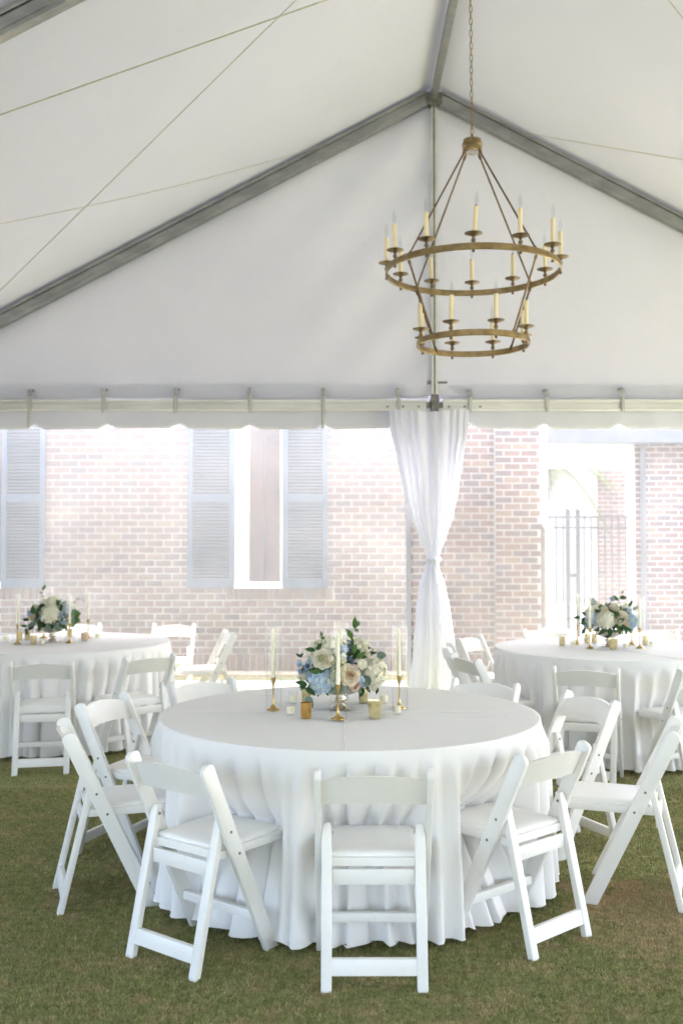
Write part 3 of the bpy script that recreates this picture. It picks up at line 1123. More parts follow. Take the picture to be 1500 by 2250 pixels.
# ------------------------------------------------------------------ tables and cloths
TR, TZ = .893, .765
def make_cloth(name, label, cx, cy_, seed, crease_rot, group=None, seats=()):
    r_ = random.Random(seed)
    NF = 54
    # irregular folds
    pos, tot = [], 0
    for i in range(NF):
        w = r_.uniform(.62, 1.45)
        pos.append((tot, w))
        tot += w
    pos = [(p / tot * 2 * math.pi, w / tot * 2 * math.pi) for p, w in pos]
    amps = [r_.uniform(.55, 1.0) for _ in range(NF)]
    hems = [r_.uniform(-.5, 1) for _ in range(NF)]
    skew = [r_.uniform(-1, 1) for _ in range(NF)]
    depth = [r_.uniform(.15, .75) for _ in range(NF)]
    NT = 620
    P = []
    tops = [0.0005, .25, .5, .7, .80, .86, .880]
    def crease(x, y):
        c_, s_ = math.cos(crease_rot), math.sin(crease_rot)
        u, v = x * c_ + y * s_, -x * s_ + y * c_
        return u, v
    for r0 in tops:
        P.append([(r0 * math.cos(2 * math.pi * k / NT), r0 * math.sin(2 * math.pi * k / NT), TZ + .0018 * math.sin(9 * r0 + k * .02)) for k in range(NT)])
    rows = 44
    for i in range(rows + 1):
        t = i / rows
        row = []
        for k in range(NT):
            a = 2 * math.pi * k / NT
            # fold index
            j = 0
            lo, hi = 0, NF - 1
            while lo <= hi:
                md_ = (lo + hi) // 2
                if pos[md_][0] <= a:
                    j = md_
                    lo = md_ + 1
                else:
                    hi = md_ - 1
            p0, w = pos[j]
            u = (a - p0) / w
            tt = max(0, (t - .01 - .10 * depth[j]) / (.99 - .10 * depth[j]))
            g = .46 * min(1, tt * 8) + .54 * tt ** .9
            us = u ** (2 ** (1.3 * skew[j] * min(1, .3 + t)))
            lobe = max(0.0, math.sin(math.pi * us))
            lobe = lobe ** (.9 + .4 * (1 - g))
            A = .080 * amps[j] * w / (2 * math.pi / NF)
            a2 = a + .30 * w * skew[j] * g * math.sin(2 * math.pi * u) * .5
            flare = .022 * t ** 1.2
            r1 = TR - .008 + .008 * min(1, t * 25) + flare + A * g * (lobe - .35)
            r1 += .004 * math.sin(60 * a + 3 * t) * g * .5
            hz = TZ - .004 - (TZ - .034) * t
            if i == 0:
                hz = TZ - .0005
                r1 = TR - .006
            hz += (.020 * hems[j] * math.sin(math.pi * u) ** 2) * max(0, (t - .8) / .2) if hems[j] > 0 else 0
            for sx, sy, fx, fy in seats:            # a seat edge pushes the cloth in
                rb_ = TR + .5 * flare
                px_, py_ = rb_ * math.cos(a2) - sx, rb_ * math.sin(a2) - sy
                lat = abs(px_ * fy - py_ * fx)
                dep = -(px_ * fx + py_ * fy)        # how far the cloth is outside the seat's front edge
                if dep > -.05 and lat < .27 and px_ * sx + py_ * sy > -.2:
                    wl = min(1, max(0, (.27 - lat) / .085))
                    wl = wl * wl * (3 - 2 * wl)
                    if hz > .45:
                        wv = max(0, 1 - (hz - .45) / (TZ - .45)) ** 2.4
                    else:
                        wv = 1 - .85 * ((.45 - hz) / .45) ** .9
                    k_ = max(0, dep + .022) * wl * wv
                    r1 -= k_
            row.append((r1 * math.cos(a2), r1 * math.sin(a2), max(hz, .006)))
        P.append(row)
    m_ = MB()
    m_.grid(P, closed_u=True)
    me = m_.mesh(name, 'tablecloth_white', smooth=80)
    # pressed fold lines: fine ridges
    o = link(name, me, None, (cx, cy_, 0), (0, 0, 0))
    tag(o, label, 'tablecloth', group)
    # rolled hem as a thin raised edge
    hm = MB()
    hm.tube([Vector(p) + Vector((0, 0, .001)) for p in P[-1][::2]], .0028, 5, closed=True)
    hm.build('rolled_hem', 'tablecloth_white', o, smooth=80)
    return o
def make_table(label, cx, cy_):
    t = thing('round_table', label, 'table', (cx, cy_, 0))
    MB().lathe([(.870, TZ - .035), (.875, TZ - .030), (.875, TZ - .006), (.870, TZ - .004)], 64).build('table_top', 'trim_white', t)
    for sx in (-1, 1):
        for sy in (-1, 1):
            MB().tube([(sx * .45, sy * .38, TZ - .036), (sx * .47, sy * .40, .008)], .015, 8).build('leg', 'aluminium', t)
    return t
T1, T2, T3 = (.037, 4.735), (-2.29, 8.11), (2.07, 7.66)

def crease_lines(o, segs):
    """pressed creases: low rounded ridges in the cloth"""
    for pts, r in segs:
        m_ = MB().tube(pts, r, 5)
        m_.build('crease', 'tablecloth_white', o, smooth=80)

# ------------------------------------------------------------------ folding chairs
def make_chair():
    c = thing('folding_chair', 'white folding chair', 'chair')
    y_f, y_t, H_ = .185, -.175, .758                 # foot and top of the long rail
    d = Vector((y_t - y_f, H_)).normalized()
    nrm = Vector((d.y, -d.x))                        # towards the front
    w = .031
    def rail_pt(z):
        return y_f + (y_t - y_f) * z / H_
    # side profile of the rail, foot cut level with the ground, rounded head
    dx0 = w / d.y
    poly = [(y_f - dx0, 0), (y_f + dx0, 0)]
    top = Vector((y_t, H_ - .0)) - d * .02
    e1 = top + nrm * w
    e2 = top - nrm * w
    head = [tuple(e1)]
    for k in range(1, 8):
        a = math.pi * k / 8
        q = top + nrm * (w * math.cos(a)) + d * (w * .75 * math.sin(a))
        head.append(tuple(q))
    head.append(tuple(e2))
    poly = [poly[0], poly[1]] + head
    for s in (-1, 1):
        MB().prism(poly, (s * .200 - .0115, s * .200 + .0115), lambda a, z, dd: (dd, a, z)).build('rail', 'resin_white', c, bevel=.0045)
    # rear legs: rounded heads, slightly wider at the top
    ya, yb, zt = -.195, -.066, .548
    def leg_y(z):
        return ya + (yb - ya) * z / zt
    for s in (-1, 1):
        xo, xi = .187, .149
        pl = roundpoly([(xo, 0), (xo, zt - .03), (xo - .008, zt), (xi + .004, zt), (xi - .001, .40), (xi, 0)], [0, .01, .012, .030, .1, 0], 5)
        MB().prism([(s * a, z) for a, z in pl], (-.014, .014), lambda a, z, dd: (a, leg_y(z) + dd, z)).build('leg', 'resin_white', c, bevel=.004)
    m_ = MB()
    m_.add([], [])
    for z0, z1, th in ((.052, .106, .011),):
        pl = roundpoly([(-.152, z0), (.152, z0), (.152, z1), (-.152, z1)], [.004] * 4, 2)
        m_.prism(pl, (-th, th), lambda a, z, dd: (a, leg_y(z) + dd, z))
    m_.build('rear_crossbar', 'resin_white', c, bevel=.003)
    MB().prism([(-.147, .338), (.147, .338), (.147, .392), (-.147, .392)], (-.008, .008), lambda a, z, dd: (a, -.098 + dd, z)).build('apron', 'resin_white', c, bevel=.003)
    z = .148
    MB().box(-.1885, .1885, rail_pt(z) - .024, rail_pt(z) + .004, .130, .166).build('stretcher', 'resin_white', c, bevel=.004)
    # back slat, arched and dished
    P, Q = [], []
    NXs = 20
    fr, bk = [], []
    for i in range(NXs + 1):
        x = -.1885 + .377 * i / NXs
        u = x / .1885
        arch = 1 - u * u
        zb, zt_ = .628 + .012 * arch, .722 + .024 * arch
        dish = -.030 * arch
        col = []
        for k in range(5):
            zz = zb + (zt_ - zb) * k / 4
            col.append((x, rail_pt(zz) + dish, zz))
        fr.append([(p[0], p[1] + .008, p[2]) for p in col])
        bk.append([(p[0], p[1] - .008, p[2]) for p in col])
    m_ = MB()
    loop = []
    for i in range(NXs + 1):
        loop.append(fr[i] + bk[i][::-1] + [fr[i][0]])
    m_.grid(loop)
    m_.add(fr[0] + bk[0][::-1], [tuple(range(10))])
    m_.add(fr[-1] + bk[-1][::-1], [tuple(range(10))])
    m_.build('back_slat', 'resin_white', c, smooth=50)
    # seat frame and padded vinyl seat
    sp_ = roundpoly([(-.180, -.086), (.180, -.086), (.186, .27), (.160, .305), (-.160, .305), (-.186, .27)], [.01, .01, .03, .035, .035, .03], 5)
    st = MB().prism(sp_, (.398, .428), lambda a, y, dd: (a, y, dd)).build('seat', 'resin_white', c, bevel=.005)
    m_ = MB()
    rows_ = []
    base = roundpoly([(-.166, -.072), (.166, -.072), (.168, .262), (.146, .288), (-.146, .288), (-.168, .262)], [.012, .012, .03, .035, .035, .03], 5)
    for off, zz in ((.002, .4285), (.0, .436), (.006, .4425), (.02, .446), (.06, .4475), (.12, .448)):
        rows_.append([(a * (1 - off / .17), .105 + (y - .105) * (1 - off / .18), zz) for a, y in base])
    m_.grid(rows_, closed_u=True)
    m_.add(rows_[-1], [tuple(range(len(base)))])
    m_.build('seat_pad', 'pad_white', c, smooth=60)
    sc_ = MB().lathe([(.0055, 0), (.0055, .0025), (.003, .003)], 10).mesh('screw', 'screw_steel')
    for s in (-1, 1):
        for z, y in ((.50, rail_pt(.50)), (.412, rail_pt(.412) + .004)):
            link('screw', sc_, c, (s * .2112, y, z), (0, R(90 * s), 0))
            if z > .45:
                link('screw', sc_, c, (s * .1482, leg_y(.52), .515), (0, R(-90 * s), 0))
    return c
proto = make_chair()
used = [False]
SEATS = []
def chair(x, y, rz, label, group):
    rz = R(rz)
    fx, fy = -math.sin(rz), math.cos(rz)
    SEATS.append((x + .307 * fx, y + .307 * fy, fx, fy))
    if not used[0]:
        used[0] = True
        proto.location = (x, y, 0)
        proto.rotation_euler = (0, 0, rz)
        tag(proto, label, 'chair', group)
        return proto
    return dup(proto, (x, y, 0), rz, label, group)
def ring_chair(Tc, ang, rad, label, group, turn=0):
    a = R(ang)
    chair(Tc[0] + rad * math.cos(a), Tc[1] + rad * math.sin(a), ang + 90 + turn, label, group)

G1 = 'folding chairs around the blue hydrangea table'
chair(.115, 3.715, 0, 'white folding chair pushed square to the vertical crease of the blue hydrangea table', G1)
chair(-.543, 3.868, -37, 'white folding chair next to the crease-facing chair, on the amber votive side', G1)
chair(.719, 4.045, 41, 'white folding chair next to the crease-facing chair, on the fluted gold votive side', G1)
chair(-1.055, 4.47, -71, 'white folding chair second from the crease-facing one, amber votive side', G1)
ring_chair(T1, 160, 1.19, 'white folding chair third from the crease-facing one, amber votive side', G1)
chair(1.316, 4.495, 70, 'white folding chair second from the crease-facing one, by the straw-coloured turf patch', G1)
ring_chair(T1, 23, 1.22, 'white folding chair third from the crease-facing one, fluted gold votive side', G1)
ring_chair(T1, 127, 1.25, 'white folding chair behind the blue hydrangea table, nearer the shuttered window', G1)
ring_chair(T1, 54, 1.20, 'white folding chair behind the blue hydrangea table, nearer the tied drape', G1)
G2 = 'folding chairs around the shuttered window table'
ring_chair(T2, -79, 1.16, 'white folding chair squarely facing the bouquet on the shuttered window table', G2)
ring_chair(T2, -46, 1.16, 'white folding chair at shuttered window table, close to the blue hydrangea table chairs', G2)
chair(-1.68, 9.82, 177, 'white folding chair against the clear wall below the middle shutter', G2)
chair(-1.18, 9.08, 107, 'white folding chair seen edge-on between the shuttered window table and clear wall', G2)
chair(-2.62, 9.85, 180, 'white folding chair behind the bouquet of the shuttered window table', G2)
G3 = 'folding chairs around the table by the fence'
ring_chair(T3, -113, 1.13, 'white folding chair with its back to the lawn at the fence table, facing its bouquet', G3, 4)
ring_chair(T3, -155, 1.14, 'white folding chair at the fence table, close behind the blue hydrangea table', G3, -6)
ring_chair(T3, 169, 1.09, 'white folding chair seen edge-on beside the tied drape at the fence table', G3)
ring_chair(T3, 134, 1.20, 'brightly lit white folding chair between the tied drape and the fence table', G3, 12)
chair(1.92, 9.20, 182, 'white folding chair behind the fence table, below the white downspout', G3)
chair(2.92, 9.15, 178, 'white folding chair behind the fence table, below the brick wing', G3)
ring_chair(T3, -79, 1.08, 'white folding chair at the fence table, cut off, its long rail leaning beside the cloth', G3, 12)

# ------------------------------------------------------------------ tables with floor-length cloths
def seats_at(Tc):
    return [(x - Tc[0], y - Tc[1], fx, fy) for x, y, fx, fy in SEATS if math.hypot(x - Tc[0], y - Tc[1]) < 1.02]
make_table('round table hidden under the floor-length cloth with the blue hydrangea bouquet', *T1)
make_table('round table hidden under the cloth below the shuttered window', *T2)
make_table('round table hidden under the cloth by the fence', *T3)
GC = 'white round tablecloths'
c1 = make_cloth('tablecloth', 'white floor-length tablecloth with pressed cross creases under the blue hydrangea bouquet', *T1, 3, 0, GC, seats_at(T1))
c2 = make_cloth('tablecloth', 'white floor-length tablecloth below the shuttered window', *T2, 21, 0, GC, seats_at(T2))
c3 = make_cloth('tablecloth', 'white floor-length tablecloth in front of the iron fence', *T3, 42, 0, GC, seats_at(T3))
zt = TZ + .0006
crease_lines(c1, [([(-.875 + 1.75 * k / 30, .015 + .006 * math.sin(k * .7), zt) for k in range(31)], .0018),
                  ([(-.025 + .004 * math.sin(k), -.875 + .82 * k / 20, zt) for k in range(21)], .0022),
                  ([(-.55 + 1.3 * k / 30, .50 + .01 * math.sin(k * .5), zt) for k in range(31)], .0012),
                  ([(.22 + .55 * k / 12, -.10 + .01 * math.sin(k), zt) for k in range(13)], .0012)])
crease_lines(c3, [([(.03 + .25 * k / 12, -.20 - .62 * k / 12, zt) for k in range(13)], .002)])

# ------------------------------------------------------------------ candles, glass and votives
stick_me = MB().lathe([(.031, 0), (.032, .002), (.031, .005), (.027, .007), (.016, .014), (.008, .024), (.0055, .034), (.0042, .040), (.0034, .05), (.0034, .118), (.0042, .120), (.0060, .126), (.0075, .132), (.0105, .140), (.0110, .148), (.0125, .154), (.0125, .157), (.0095, .157), (.0090, .140)], 20, cap=True).mesh('candlestick', 'brass_bright')
taper_me = MB().lathe([(.0095, .142), (.0100, .165), (.0095, .22), (.0080, .32), (.0070, .382), (.0035, .389)], 14).lathe([(.0008, .388), (.0008, .397)], 5).mesh('taper_candle', 'wax_ivory')
hur_me = MB()
n_ = 36
pr = [(.0385, .001), (.0385, .400), (.0365, .400), (.0365, .001)]
vs_, fs_ = [], []
for r0, z0 in pr:
    vs_ += [(r0 * math.cos(2 * math.pi * k / n_), r0 * math.sin(2 * math.pi * k / n_), z0) for k in range(n_)]
for j in range(4):
    for k in range(n_):
        fs_.append((j * n_ + k, j * n_ + (k + 1) % n_, ((j + 1) % 4) * n_ + (k + 1) % n_, ((j + 1) % 4) * n_ + k))
hur_me.add(vs_, fs_)
hur_me = hur_me.mesh('glass_hurricane', 'glass_clear')
TOPZ = TZ + .0022
def candle_set(x, y, where, g):
    sfx = where
    z = TOPZ
    tag(link('candlestick', stick_me, None, (x, y, z)), 'slim brass candlestick ' + sfx, 'candlestick', 'brass candlesticks ' + g)
    tag(link('taper_candle', taper_me, None, (x, y, z), (R(random.uniform(-.5, .5)), R(random.uniform(-.5, .5)), 0)), 'ivory taper candle in the candlestick ' + sfx, 'candle', 'taper candles ' + g)
    tag(link('glass_hurricane', hur_me, None, (x + .003, y - .002, z)), 'clear glass hurricane tube around the candle ' + sfx, 'glass tube', 'glass tubes ' + g)
def votive(x, y, kind, label, g):
    o = thing('votive_holder', label, 'votive', (x, y, TOPZ), random.uniform(0, 3), 'votives ' + g)
    if kind == 'clear':
        MB().lathe([(.0185, 0), (.0200, .001), (.0225, .060), (.0208, .060), (.0190, .009), (.002, .008)], 24).build('glass', 'glass_clear', o)
        MB().lathe([(.0180, .0095), (.0195, .038), (.0185, .040)], 20).lathe([(.0008, .039), (.0008, .047)], 5).build('wax', 'wax_cream', o)
    else:
        dims = {'amber': (.0235, .0255, .071, 'mercury_amber', 0, 1), 'fluted': (.0245, .0350, .080, 'mercury_gold', .035, 14), 'gold': (.022, .0245, .070, 'mercury_gold', 0, 1), 'rose': (.0235, .0300, .068, 'mercury_rose', .02, 12)}[kind]
        r0, r1, h, mat, fl, fn = dims
        MB().lathe([(r0 - .002, 0), (r0, .003), (r0, .008), (r0 + .0005, .012), (r1, h), (r1 - .002, h), (r0 - .002, .014), (.002, .013)], 56 if fl else 28, flute=fl, fl_n=fn).build('glass', mat, o, smooth=60)
        MB().lathe([(r0 - .004, .014), (r0 - .0025, .034), (r0 - .003, .036)], 18).build('wax', 'wax_cream', o)

g = 'on the blue hydrangea table'
candle_set(-.325, 4.77, 'beside the two clear votives, blue hydrangea table', g)
candle_set(-.016, 4.524, 'between the amber and fluted votives, blue hydrangea table', g)
candle_set(.278, 4.822, 'beside the white hydrangea, blue hydrangea table', g)
candle_set(-.005, 5.03, 'standing behind the blue hydrangea bouquet', g)
votive(-.236, 4.644, 'clear', 'clear glass votive next to the amber votive', g)
votive(-.240, 4.973, 'clear', 'clear glass votive behind the other one by the amber votive', g)
votive(.257, 4.66, 'clear', 'clear glass votive next to the fluted gold votive', g)
votive(.210, 4.973, 'clear', 'clear glass votive below the white hydrangea, behind the fluted votive', g)
votive(-.161, 4.559, 'amber', 'amber gold glass votive', g)
votive(.152, 4.559, 'fluted', 'large fluted pale gold mercury glass votive on the blue hydrangea table', g)
votive(-.176, 5.005, 'gold', 'pale gold votive behind the amber votive under hanging leaves', g)
votive(.108, 5.0, 'gold', 'pale gold votive behind the blue hydrangea bouquet bowl', g)
g = 'on the shuttered window table'
candle_set(-2.566, 7.918, 'beside the blue flowers, shuttered window table', g)
candle_set(-2.173, 7.991, 'in front of the round leaves, shuttered window table', g)
candle_set(-2.131, 8.414, 'beside the rose gold votive, shuttered window table', g)
candle_set(-2.50, 8.40, 'behind the bouquet of the shuttered window table', g)
votive(-2.723, 8.102, 'clear', 'clear glass votive beyond the pale gold pair, shuttered window table', g)
votive(-2.646, 8.216, 'gold', 'slim gold votive beside the candlestick near the blue flowers, shuttered window table', g)
votive(-2.590, 8.25, 'gold', 'slim gold votive just behind the candlestick, shuttered window table', g)
votive(-2.425, 7.883, 'gold', 'gold votive in front of the bowl, shuttered window table', g)
votive(-2.346, 7.847, 'clear', 'clear glass votive beside the gold one in front of the bowl, shuttered window table', g)
votive(-2.101, 8.178, 'rose', 'rose gold mercury glass votive below the round leaves, shuttered window table', g)
votive(-2.040, 8.374, 'clear', 'clear glass votive beyond the rose gold one, shuttered window table', g)
votive(-2.31, 8.50, 'gold', 'pale gold votive behind the bowl, shuttered window table', g)
g = 'on the table by the fence'
candle_set(1.879, 7.575, 'between the clear votive and the bowl, fence table', g)
candle_set(2.259, 7.575, 'beside the pale blue flowers, fence table', g)
candle_set(1.858, 7.883, 'behind the small dark leaf sprig, fence table', g)
candle_set(2.287, 7.883, 'behind the pale blue flowers, fence table', g)
votive(1.714, 7.777, 'gold', 'gold votive standing apart at the edge of the fence table group', g)
votive(1.783, 7.709, 'clear', 'clear glass votive next to the lone gold votive, fence table', g)
votive(2.038, 7.51, 'fluted', 'fluted pale gold votive in front of the bowl, fence table', g)
votive(2.143, 7.543, 'clear', 'clear glass votive next to the fluted one, fence table', g)
votive(2.377, 7.83, 'gold', 'pale gold votive beside the candle by the brick wing, fence table', g)
votive(2.40, 7.743, 'clear', 'clear glass votive in front of the pale gold one near the brick wing', g)
votive(1.968, 8.02, 'gold', 'slim gold votive behind the white blooms, fence table', g)
votive(2.030, 8.03, 'gold', 'slim gold votive behind the bowl, fence table', g)

# ------------------------------------------------------------------ flower arrangements
def petal(mb, base, out, up, w, l, curl, cup, mi=0, n=4):
    """one petal patch: base point, outward direction, up direction, half width, length"""
    out, up = out.normalized(), up.normalized()
    side = out.cross(up).normalized()
    P = []
    for i in range(n + 1):
        v = i / n
        ww = w * math.sin(math.pi * (.18 + .62 * v)) ** .8
        row = []
        for j in range(5):
            u = -1 + j / 2
            p = base + up * (l * v) + side * (u * ww) + out * (curl * v * v - cup * u * u * (.4 + .6 * v))
            row.append(p)
        P.append(row)
    mb.grid(P, mi=mi)

def rose_mesh(r, mats, seed, openness=1.0):
    q = random.Random(seed)
    mb = MB()
    ups = Vector((0, 0, 1))
    layers = [(3, .05, .30, .62, -.04, 2), (4, .14, .36, .66, .00, 2), (5, .27, .42, .66, .06, 0), (6, .42, .48, .66, .14, 0), (7, .56, .54, .64, .24, 1), (8, .68, .58, .58, .36, 1)]
    for li, (n_, rad, w, l, curl, mi) in enumerate(layers):
        for k in range(n_):
            a = 2 * math.pi * (k + q.uniform(-.12, .12)) / n_ + li * 1.1
            o = Vector((math.cos(a), math.sin(a), 0))
            tilt = .10 + .16 * li * openness
            up = (ups + o * tilt).normalized()
            out = (o - ups * tilt).normalized()
            petal(mb, o * (r * rad * .62) + ups * (-.50 * r), out, up, r * w, r * l * q.uniform(1.22, 1.36) - r * .05 * li, r * curl * openness, r * w * .55, mi)
    mb.lathe([(.05 * r, -.62 * r), (.42 * r, -.50 * r), (.55 * r, -.3 * r), (.4 * r, -.1 * r), (.05 * r, .1 * r)], 10, mi=1)
    return mb.mesh('rose', mats, smooth=70)

def floret(mb, p, nrm, s, q, mi, n=4):
    nrm = nrm.normalized()
    t = nrm.orthogonal().normalized()
    b_ = nrm.cross(t)
    a0 = q.uniform(0, 6.28)
    for k in range(n):
        a = a0 + 2 * math.pi * k / n
        d = t * math.cos(a) + b_ * math.sin(a)
        e = nrm.cross(d)
        w = s * (.46 if n == 4 else .36)
        lift = nrm * (s * q.uniform(.02, .25))
        mb.add([p, p + d * s * .45 + e * w + lift * .6, p + d * s + lift * .4, p + d * s * .45 - e * w + lift * .6, p + d * s * .5 + lift * .2],
               [(0, 1, 4), (1, 2, 4), (2, 3, 4), (3, 0, 4)], mi)

def hydrangea_mesh(rx, rz, mats, seed, n=150, s=.0122):
    q = random.Random(seed)
    mb = MB()
    n = int(n * 2.0)
    for i in range(n):
        z = 1 - 1.75 * (i + .5) / n
        rr = math.sqrt(max(0, 1 - z * z))
        a = i * 2.39996 + q.uniform(-.2, .2)
        nn = Vector((rr * math.cos(a), rr * math.sin(a), z))
        k = q.uniform(.86, 1.07)
        p = Vector((nn.x * rx * k, nn.y * rx * k, nn.z * rz * k))
        nn = (nn + Vector((q.uniform(-.45, .45), q.uniform(-.45, .45), q.uniform(-.45, .45))))
        floret(mb, p, nn, s * q.uniform(.8, 1.2), q, q.choices(range(len(mats) - 1), [3, 2, 1][:len(mats) - 1])[0])
    nb = len(mats) - 1
    mb.lathe([(rx * math.sin(math.pi * k / 8) * .80 + .0005, -rz * .80 * math.cos(math.pi * k / 8)) for k in range(9)], 14, mi=nb)
    return mb.mesh('hydrangea', mats, smooth=0)

def spray_mesh(r, mats, seed, n=14, s=.011, nl=5):
    q = random.Random(seed)
    mb = MB()
    for i in range(n):
        nn = Vector((q.uniform(-1, 1), q.uniform(-1, 1), q.uniform(-1, 1))).normalized()
        p = nn * r * q.uniform(.45, 1.0)
        floret(mb, p, nn, s * q.uniform(.8, 1.25), q, q.randrange(len(mats) - 1), nl)
        mb.tube([Vector((0, 0, 0)), p], .0008, 4, mi=len(mats) - 1)
    return mb.mesh('flower_spray', mats, smooth=0)

def open_flower_mesh(r, mats, seed):
    q = random.Random(seed)
    mb = MB()
    for li, (n_, tl) in enumerate(((6, 1.15), (5, .6))):
        for k in range(n_):
            a = 2 * math.pi * k / n_ + li * .5 + q.uniform(-.1, .1)
            o = Vector((math.cos(a), math.sin(a), 0))
            up = (Vector((0, 0, 1)) + o * tl).normalized()
            out = (o - Vector((0, 0, 1)) * tl).normalized()
            petal(mb, Vector((0, 0, -.3 * r)), out, up, r * .5, r * 1.05, r * .1, r * .2, 0)
    mb.lathe([(.05 * r, -.3 * r), (.2 * r, -.1 * r), (.12 * r, .12 * r), (.01, .18 * r)], 8, mi=1)
    return mb.mesh('open_flower', mats, smooth=70)

def thistle_mesh(r, seed):
    q = random.Random(seed)
    mb = MB()
    mb.lathe([(r * .5 * math.sin(math.pi * k / 6) + .0004, -r * .5 * math.cos(math.pi * k / 6)) for k in range(7)], 10)
    for i in range(90):
        nn = Vector((q.uniform(-1, 1), q.uniform(-1, 1), q.uniform(-1, 1))).normalized()
        t = nn.orthogonal().normalized() * (r * .06)
        mb.add([nn * r * .4 - t, nn * r * .4 + t, nn * r * q.uniform(.75, 1.15)], [(0, 1, 2)])
    return mb.mesh('thistle', 'thistle_blue', smooth=0)

def leaf_mesh(L, w, mat, bend, seed=0, roundish=False):
    mb = MB()
    P = []
    for i in range(9):
        v = i / 8
        ww = w * (math.sin(math.pi * v ** .8) ** (.6 if roundish else .9)) + .0004
        z = bend * v * v
        P.append([(-ww, L * v, z + ww * .35), (-ww * .5, L * v, z + ww * .12), (0, L * v, z), (ww * .5, L * v, z + ww * .12), (ww, L * v, z + ww * .35)])
    mb.grid(P)
    return mb.mesh('leaf', mat, smooth=70)

LEAF = {'dark': leaf_mesh(.060, .0125, 'leaf_dark', -.014), 'darkwide': leaf_mesh(.058, .017, 'leaf_dark', -.012), 'mid': leaf_mesh(.058, .013, 'leaf_mid', -.012),
        'grey': leaf_mesh(.062, .019, 'leaf_grey', -.016), 'round': leaf_mesh(.064, .027, 'leaf_grey', -.012, roundish=True), 'small': leaf_mesh(.030, .007, 'leaf_dark', -.006), 'roundgreen': leaf_mesh(.085, .038, 'leaf_mid', -.02, roundish=True), 'smallmid': leaf_mesh(.026, .006, 'leaf_mid', -.004)}

def aim(direction, roll=0.0):
    """Euler that turns +Z to the direction"""
    q = Vector(direction).to_track_quat('Z', 'Y')
    return (q @ Matrix.Rotation(roll, 3, 'Z').to_quaternion()).to_euler()
def aim_leaf(direction, face, roll=0.0):
    """Euler that turns +Y (leaf length) to direction and +Z roughly to face"""
    y = Vector(direction).normalized()
    z = Vector(face)
    z = (z - y * z.dot(y)).normalized()
    x = y.cross(z)
    m = Matrix((x, y, z)).transposed()
    return (m @ Matrix.Rotation(roll, 3, 'Y')).to_euler()

def bowl(parent):
    MB().lathe([(.050, 0), (.051, .003), (.044, .008), (.026, .018), (.017, .026), (.016, .030), (.022, .036), (.027, .046), (.026, .055), (.019, .063), (.020, .067), (.045, .072), (.075, .082), (.096, .098), (.106, .116), (.107, .122), (.103, .122), (.090, .102), (.05, .085), (.004, .082)], 40).build('bowl', 'silver_leaf', parent, smooth=60)

CZ = .215
SH = (.185, .165, .125)
def surf(dx, dz, back=False, push=1.0):
    """point on the bouquet's dome at this sideways offset and height"""
    u = max(0.0, 1 - (dx / SH[0]) ** 2 - ((dz - CZ) / SH[2]) ** 2)
    y = SH[1] * math.sqrt(u) * push
    return Vector((dx, y if back else -y, dz))
def place(parent, name, me, p, roll=0.0, out=None):
    n_ = out or Vector((p.x / SH[0], p.y / SH[1], (p.z - CZ) / SH[2] + .15))
    return link(name, me, parent, p, aim(n_, roll))

def core_foliage(parent, seed, n=170):
    q = random.Random(seed)
    mb = MB()
    for i in range(n):
        nn = Vector((q.gauss(0, 1), q.gauss(0, 1), q.gauss(0, 1))).normalized()
        k = q.uniform(.30, .80)
        p = Vector((nn.x * SH[0] * k, nn.y * SH[1] * k, CZ - .01 + nn.z * SH[2] * k))
        if p.z < .10:
            continue
        me = LEAF[q.choice(['dark', 'darkwide', 'mid', 'grey'])]
        d = (nn + Vector((q.uniform(-.7, .7), q.uniform(-.7, .7), q.uniform(-.7, .7)))).normalized()
        m = Matrix.Translation(p) @ Vector((0, 1, 0)).rotation_difference(d).to_matrix().to_4x4()
        mi = 1 if me is LEAF['mid'] else 2 if me is LEAF['grey'] else 0
        mb.add([m @ v.co for v in me.vertices], [tuple(f.vertices) for f in me.polygons], mi)
    o = mb.build('foliage', ['leaf_dark', 'leaf_mid', 'leaf_grey'], parent, smooth=70)
    o['kind'] = 'stuff'

def sprig(parent, pts, leaves, mat='stem_green', r=.0014):
    MB().tube(pts, r, 5, r_end=r * .5).build('stem', mat, parent)
    for i, (t, kind, side) in enumerate(leaves):
        k = min(int(t * (len(pts) - 1)), len(pts) - 2)
        a, b_ = Vector(pts[k]), Vector(pts[k + 1])
        p = a.lerp(b_, t * (len(pts) - 1) - k)
        d = (b_ - a).normalized()
        s = Vector((d.z, 0, -d.x)) * side + d * .6 + Vector((0, -.15, 0))
        link('leaf', LEAF[kind], parent, p, aim_leaf(s, (0, -1, .45)))

def loose_leaf(parent, x, z, ang, kind, yoff=-.02, s=1.0, tilt=.35):
    p = surf(x, z)
    p.y += yoff + (.022 if kind in ('grey', 'round') else .008)
    d = Vector((math.cos(R(ang)), -.12, math.sin(R(ang))))
    link('leaf', LEAF[kind], parent, p, aim_leaf(d, (tilt * math.sin(x * 90), -1, tilt)), (s, s, s))

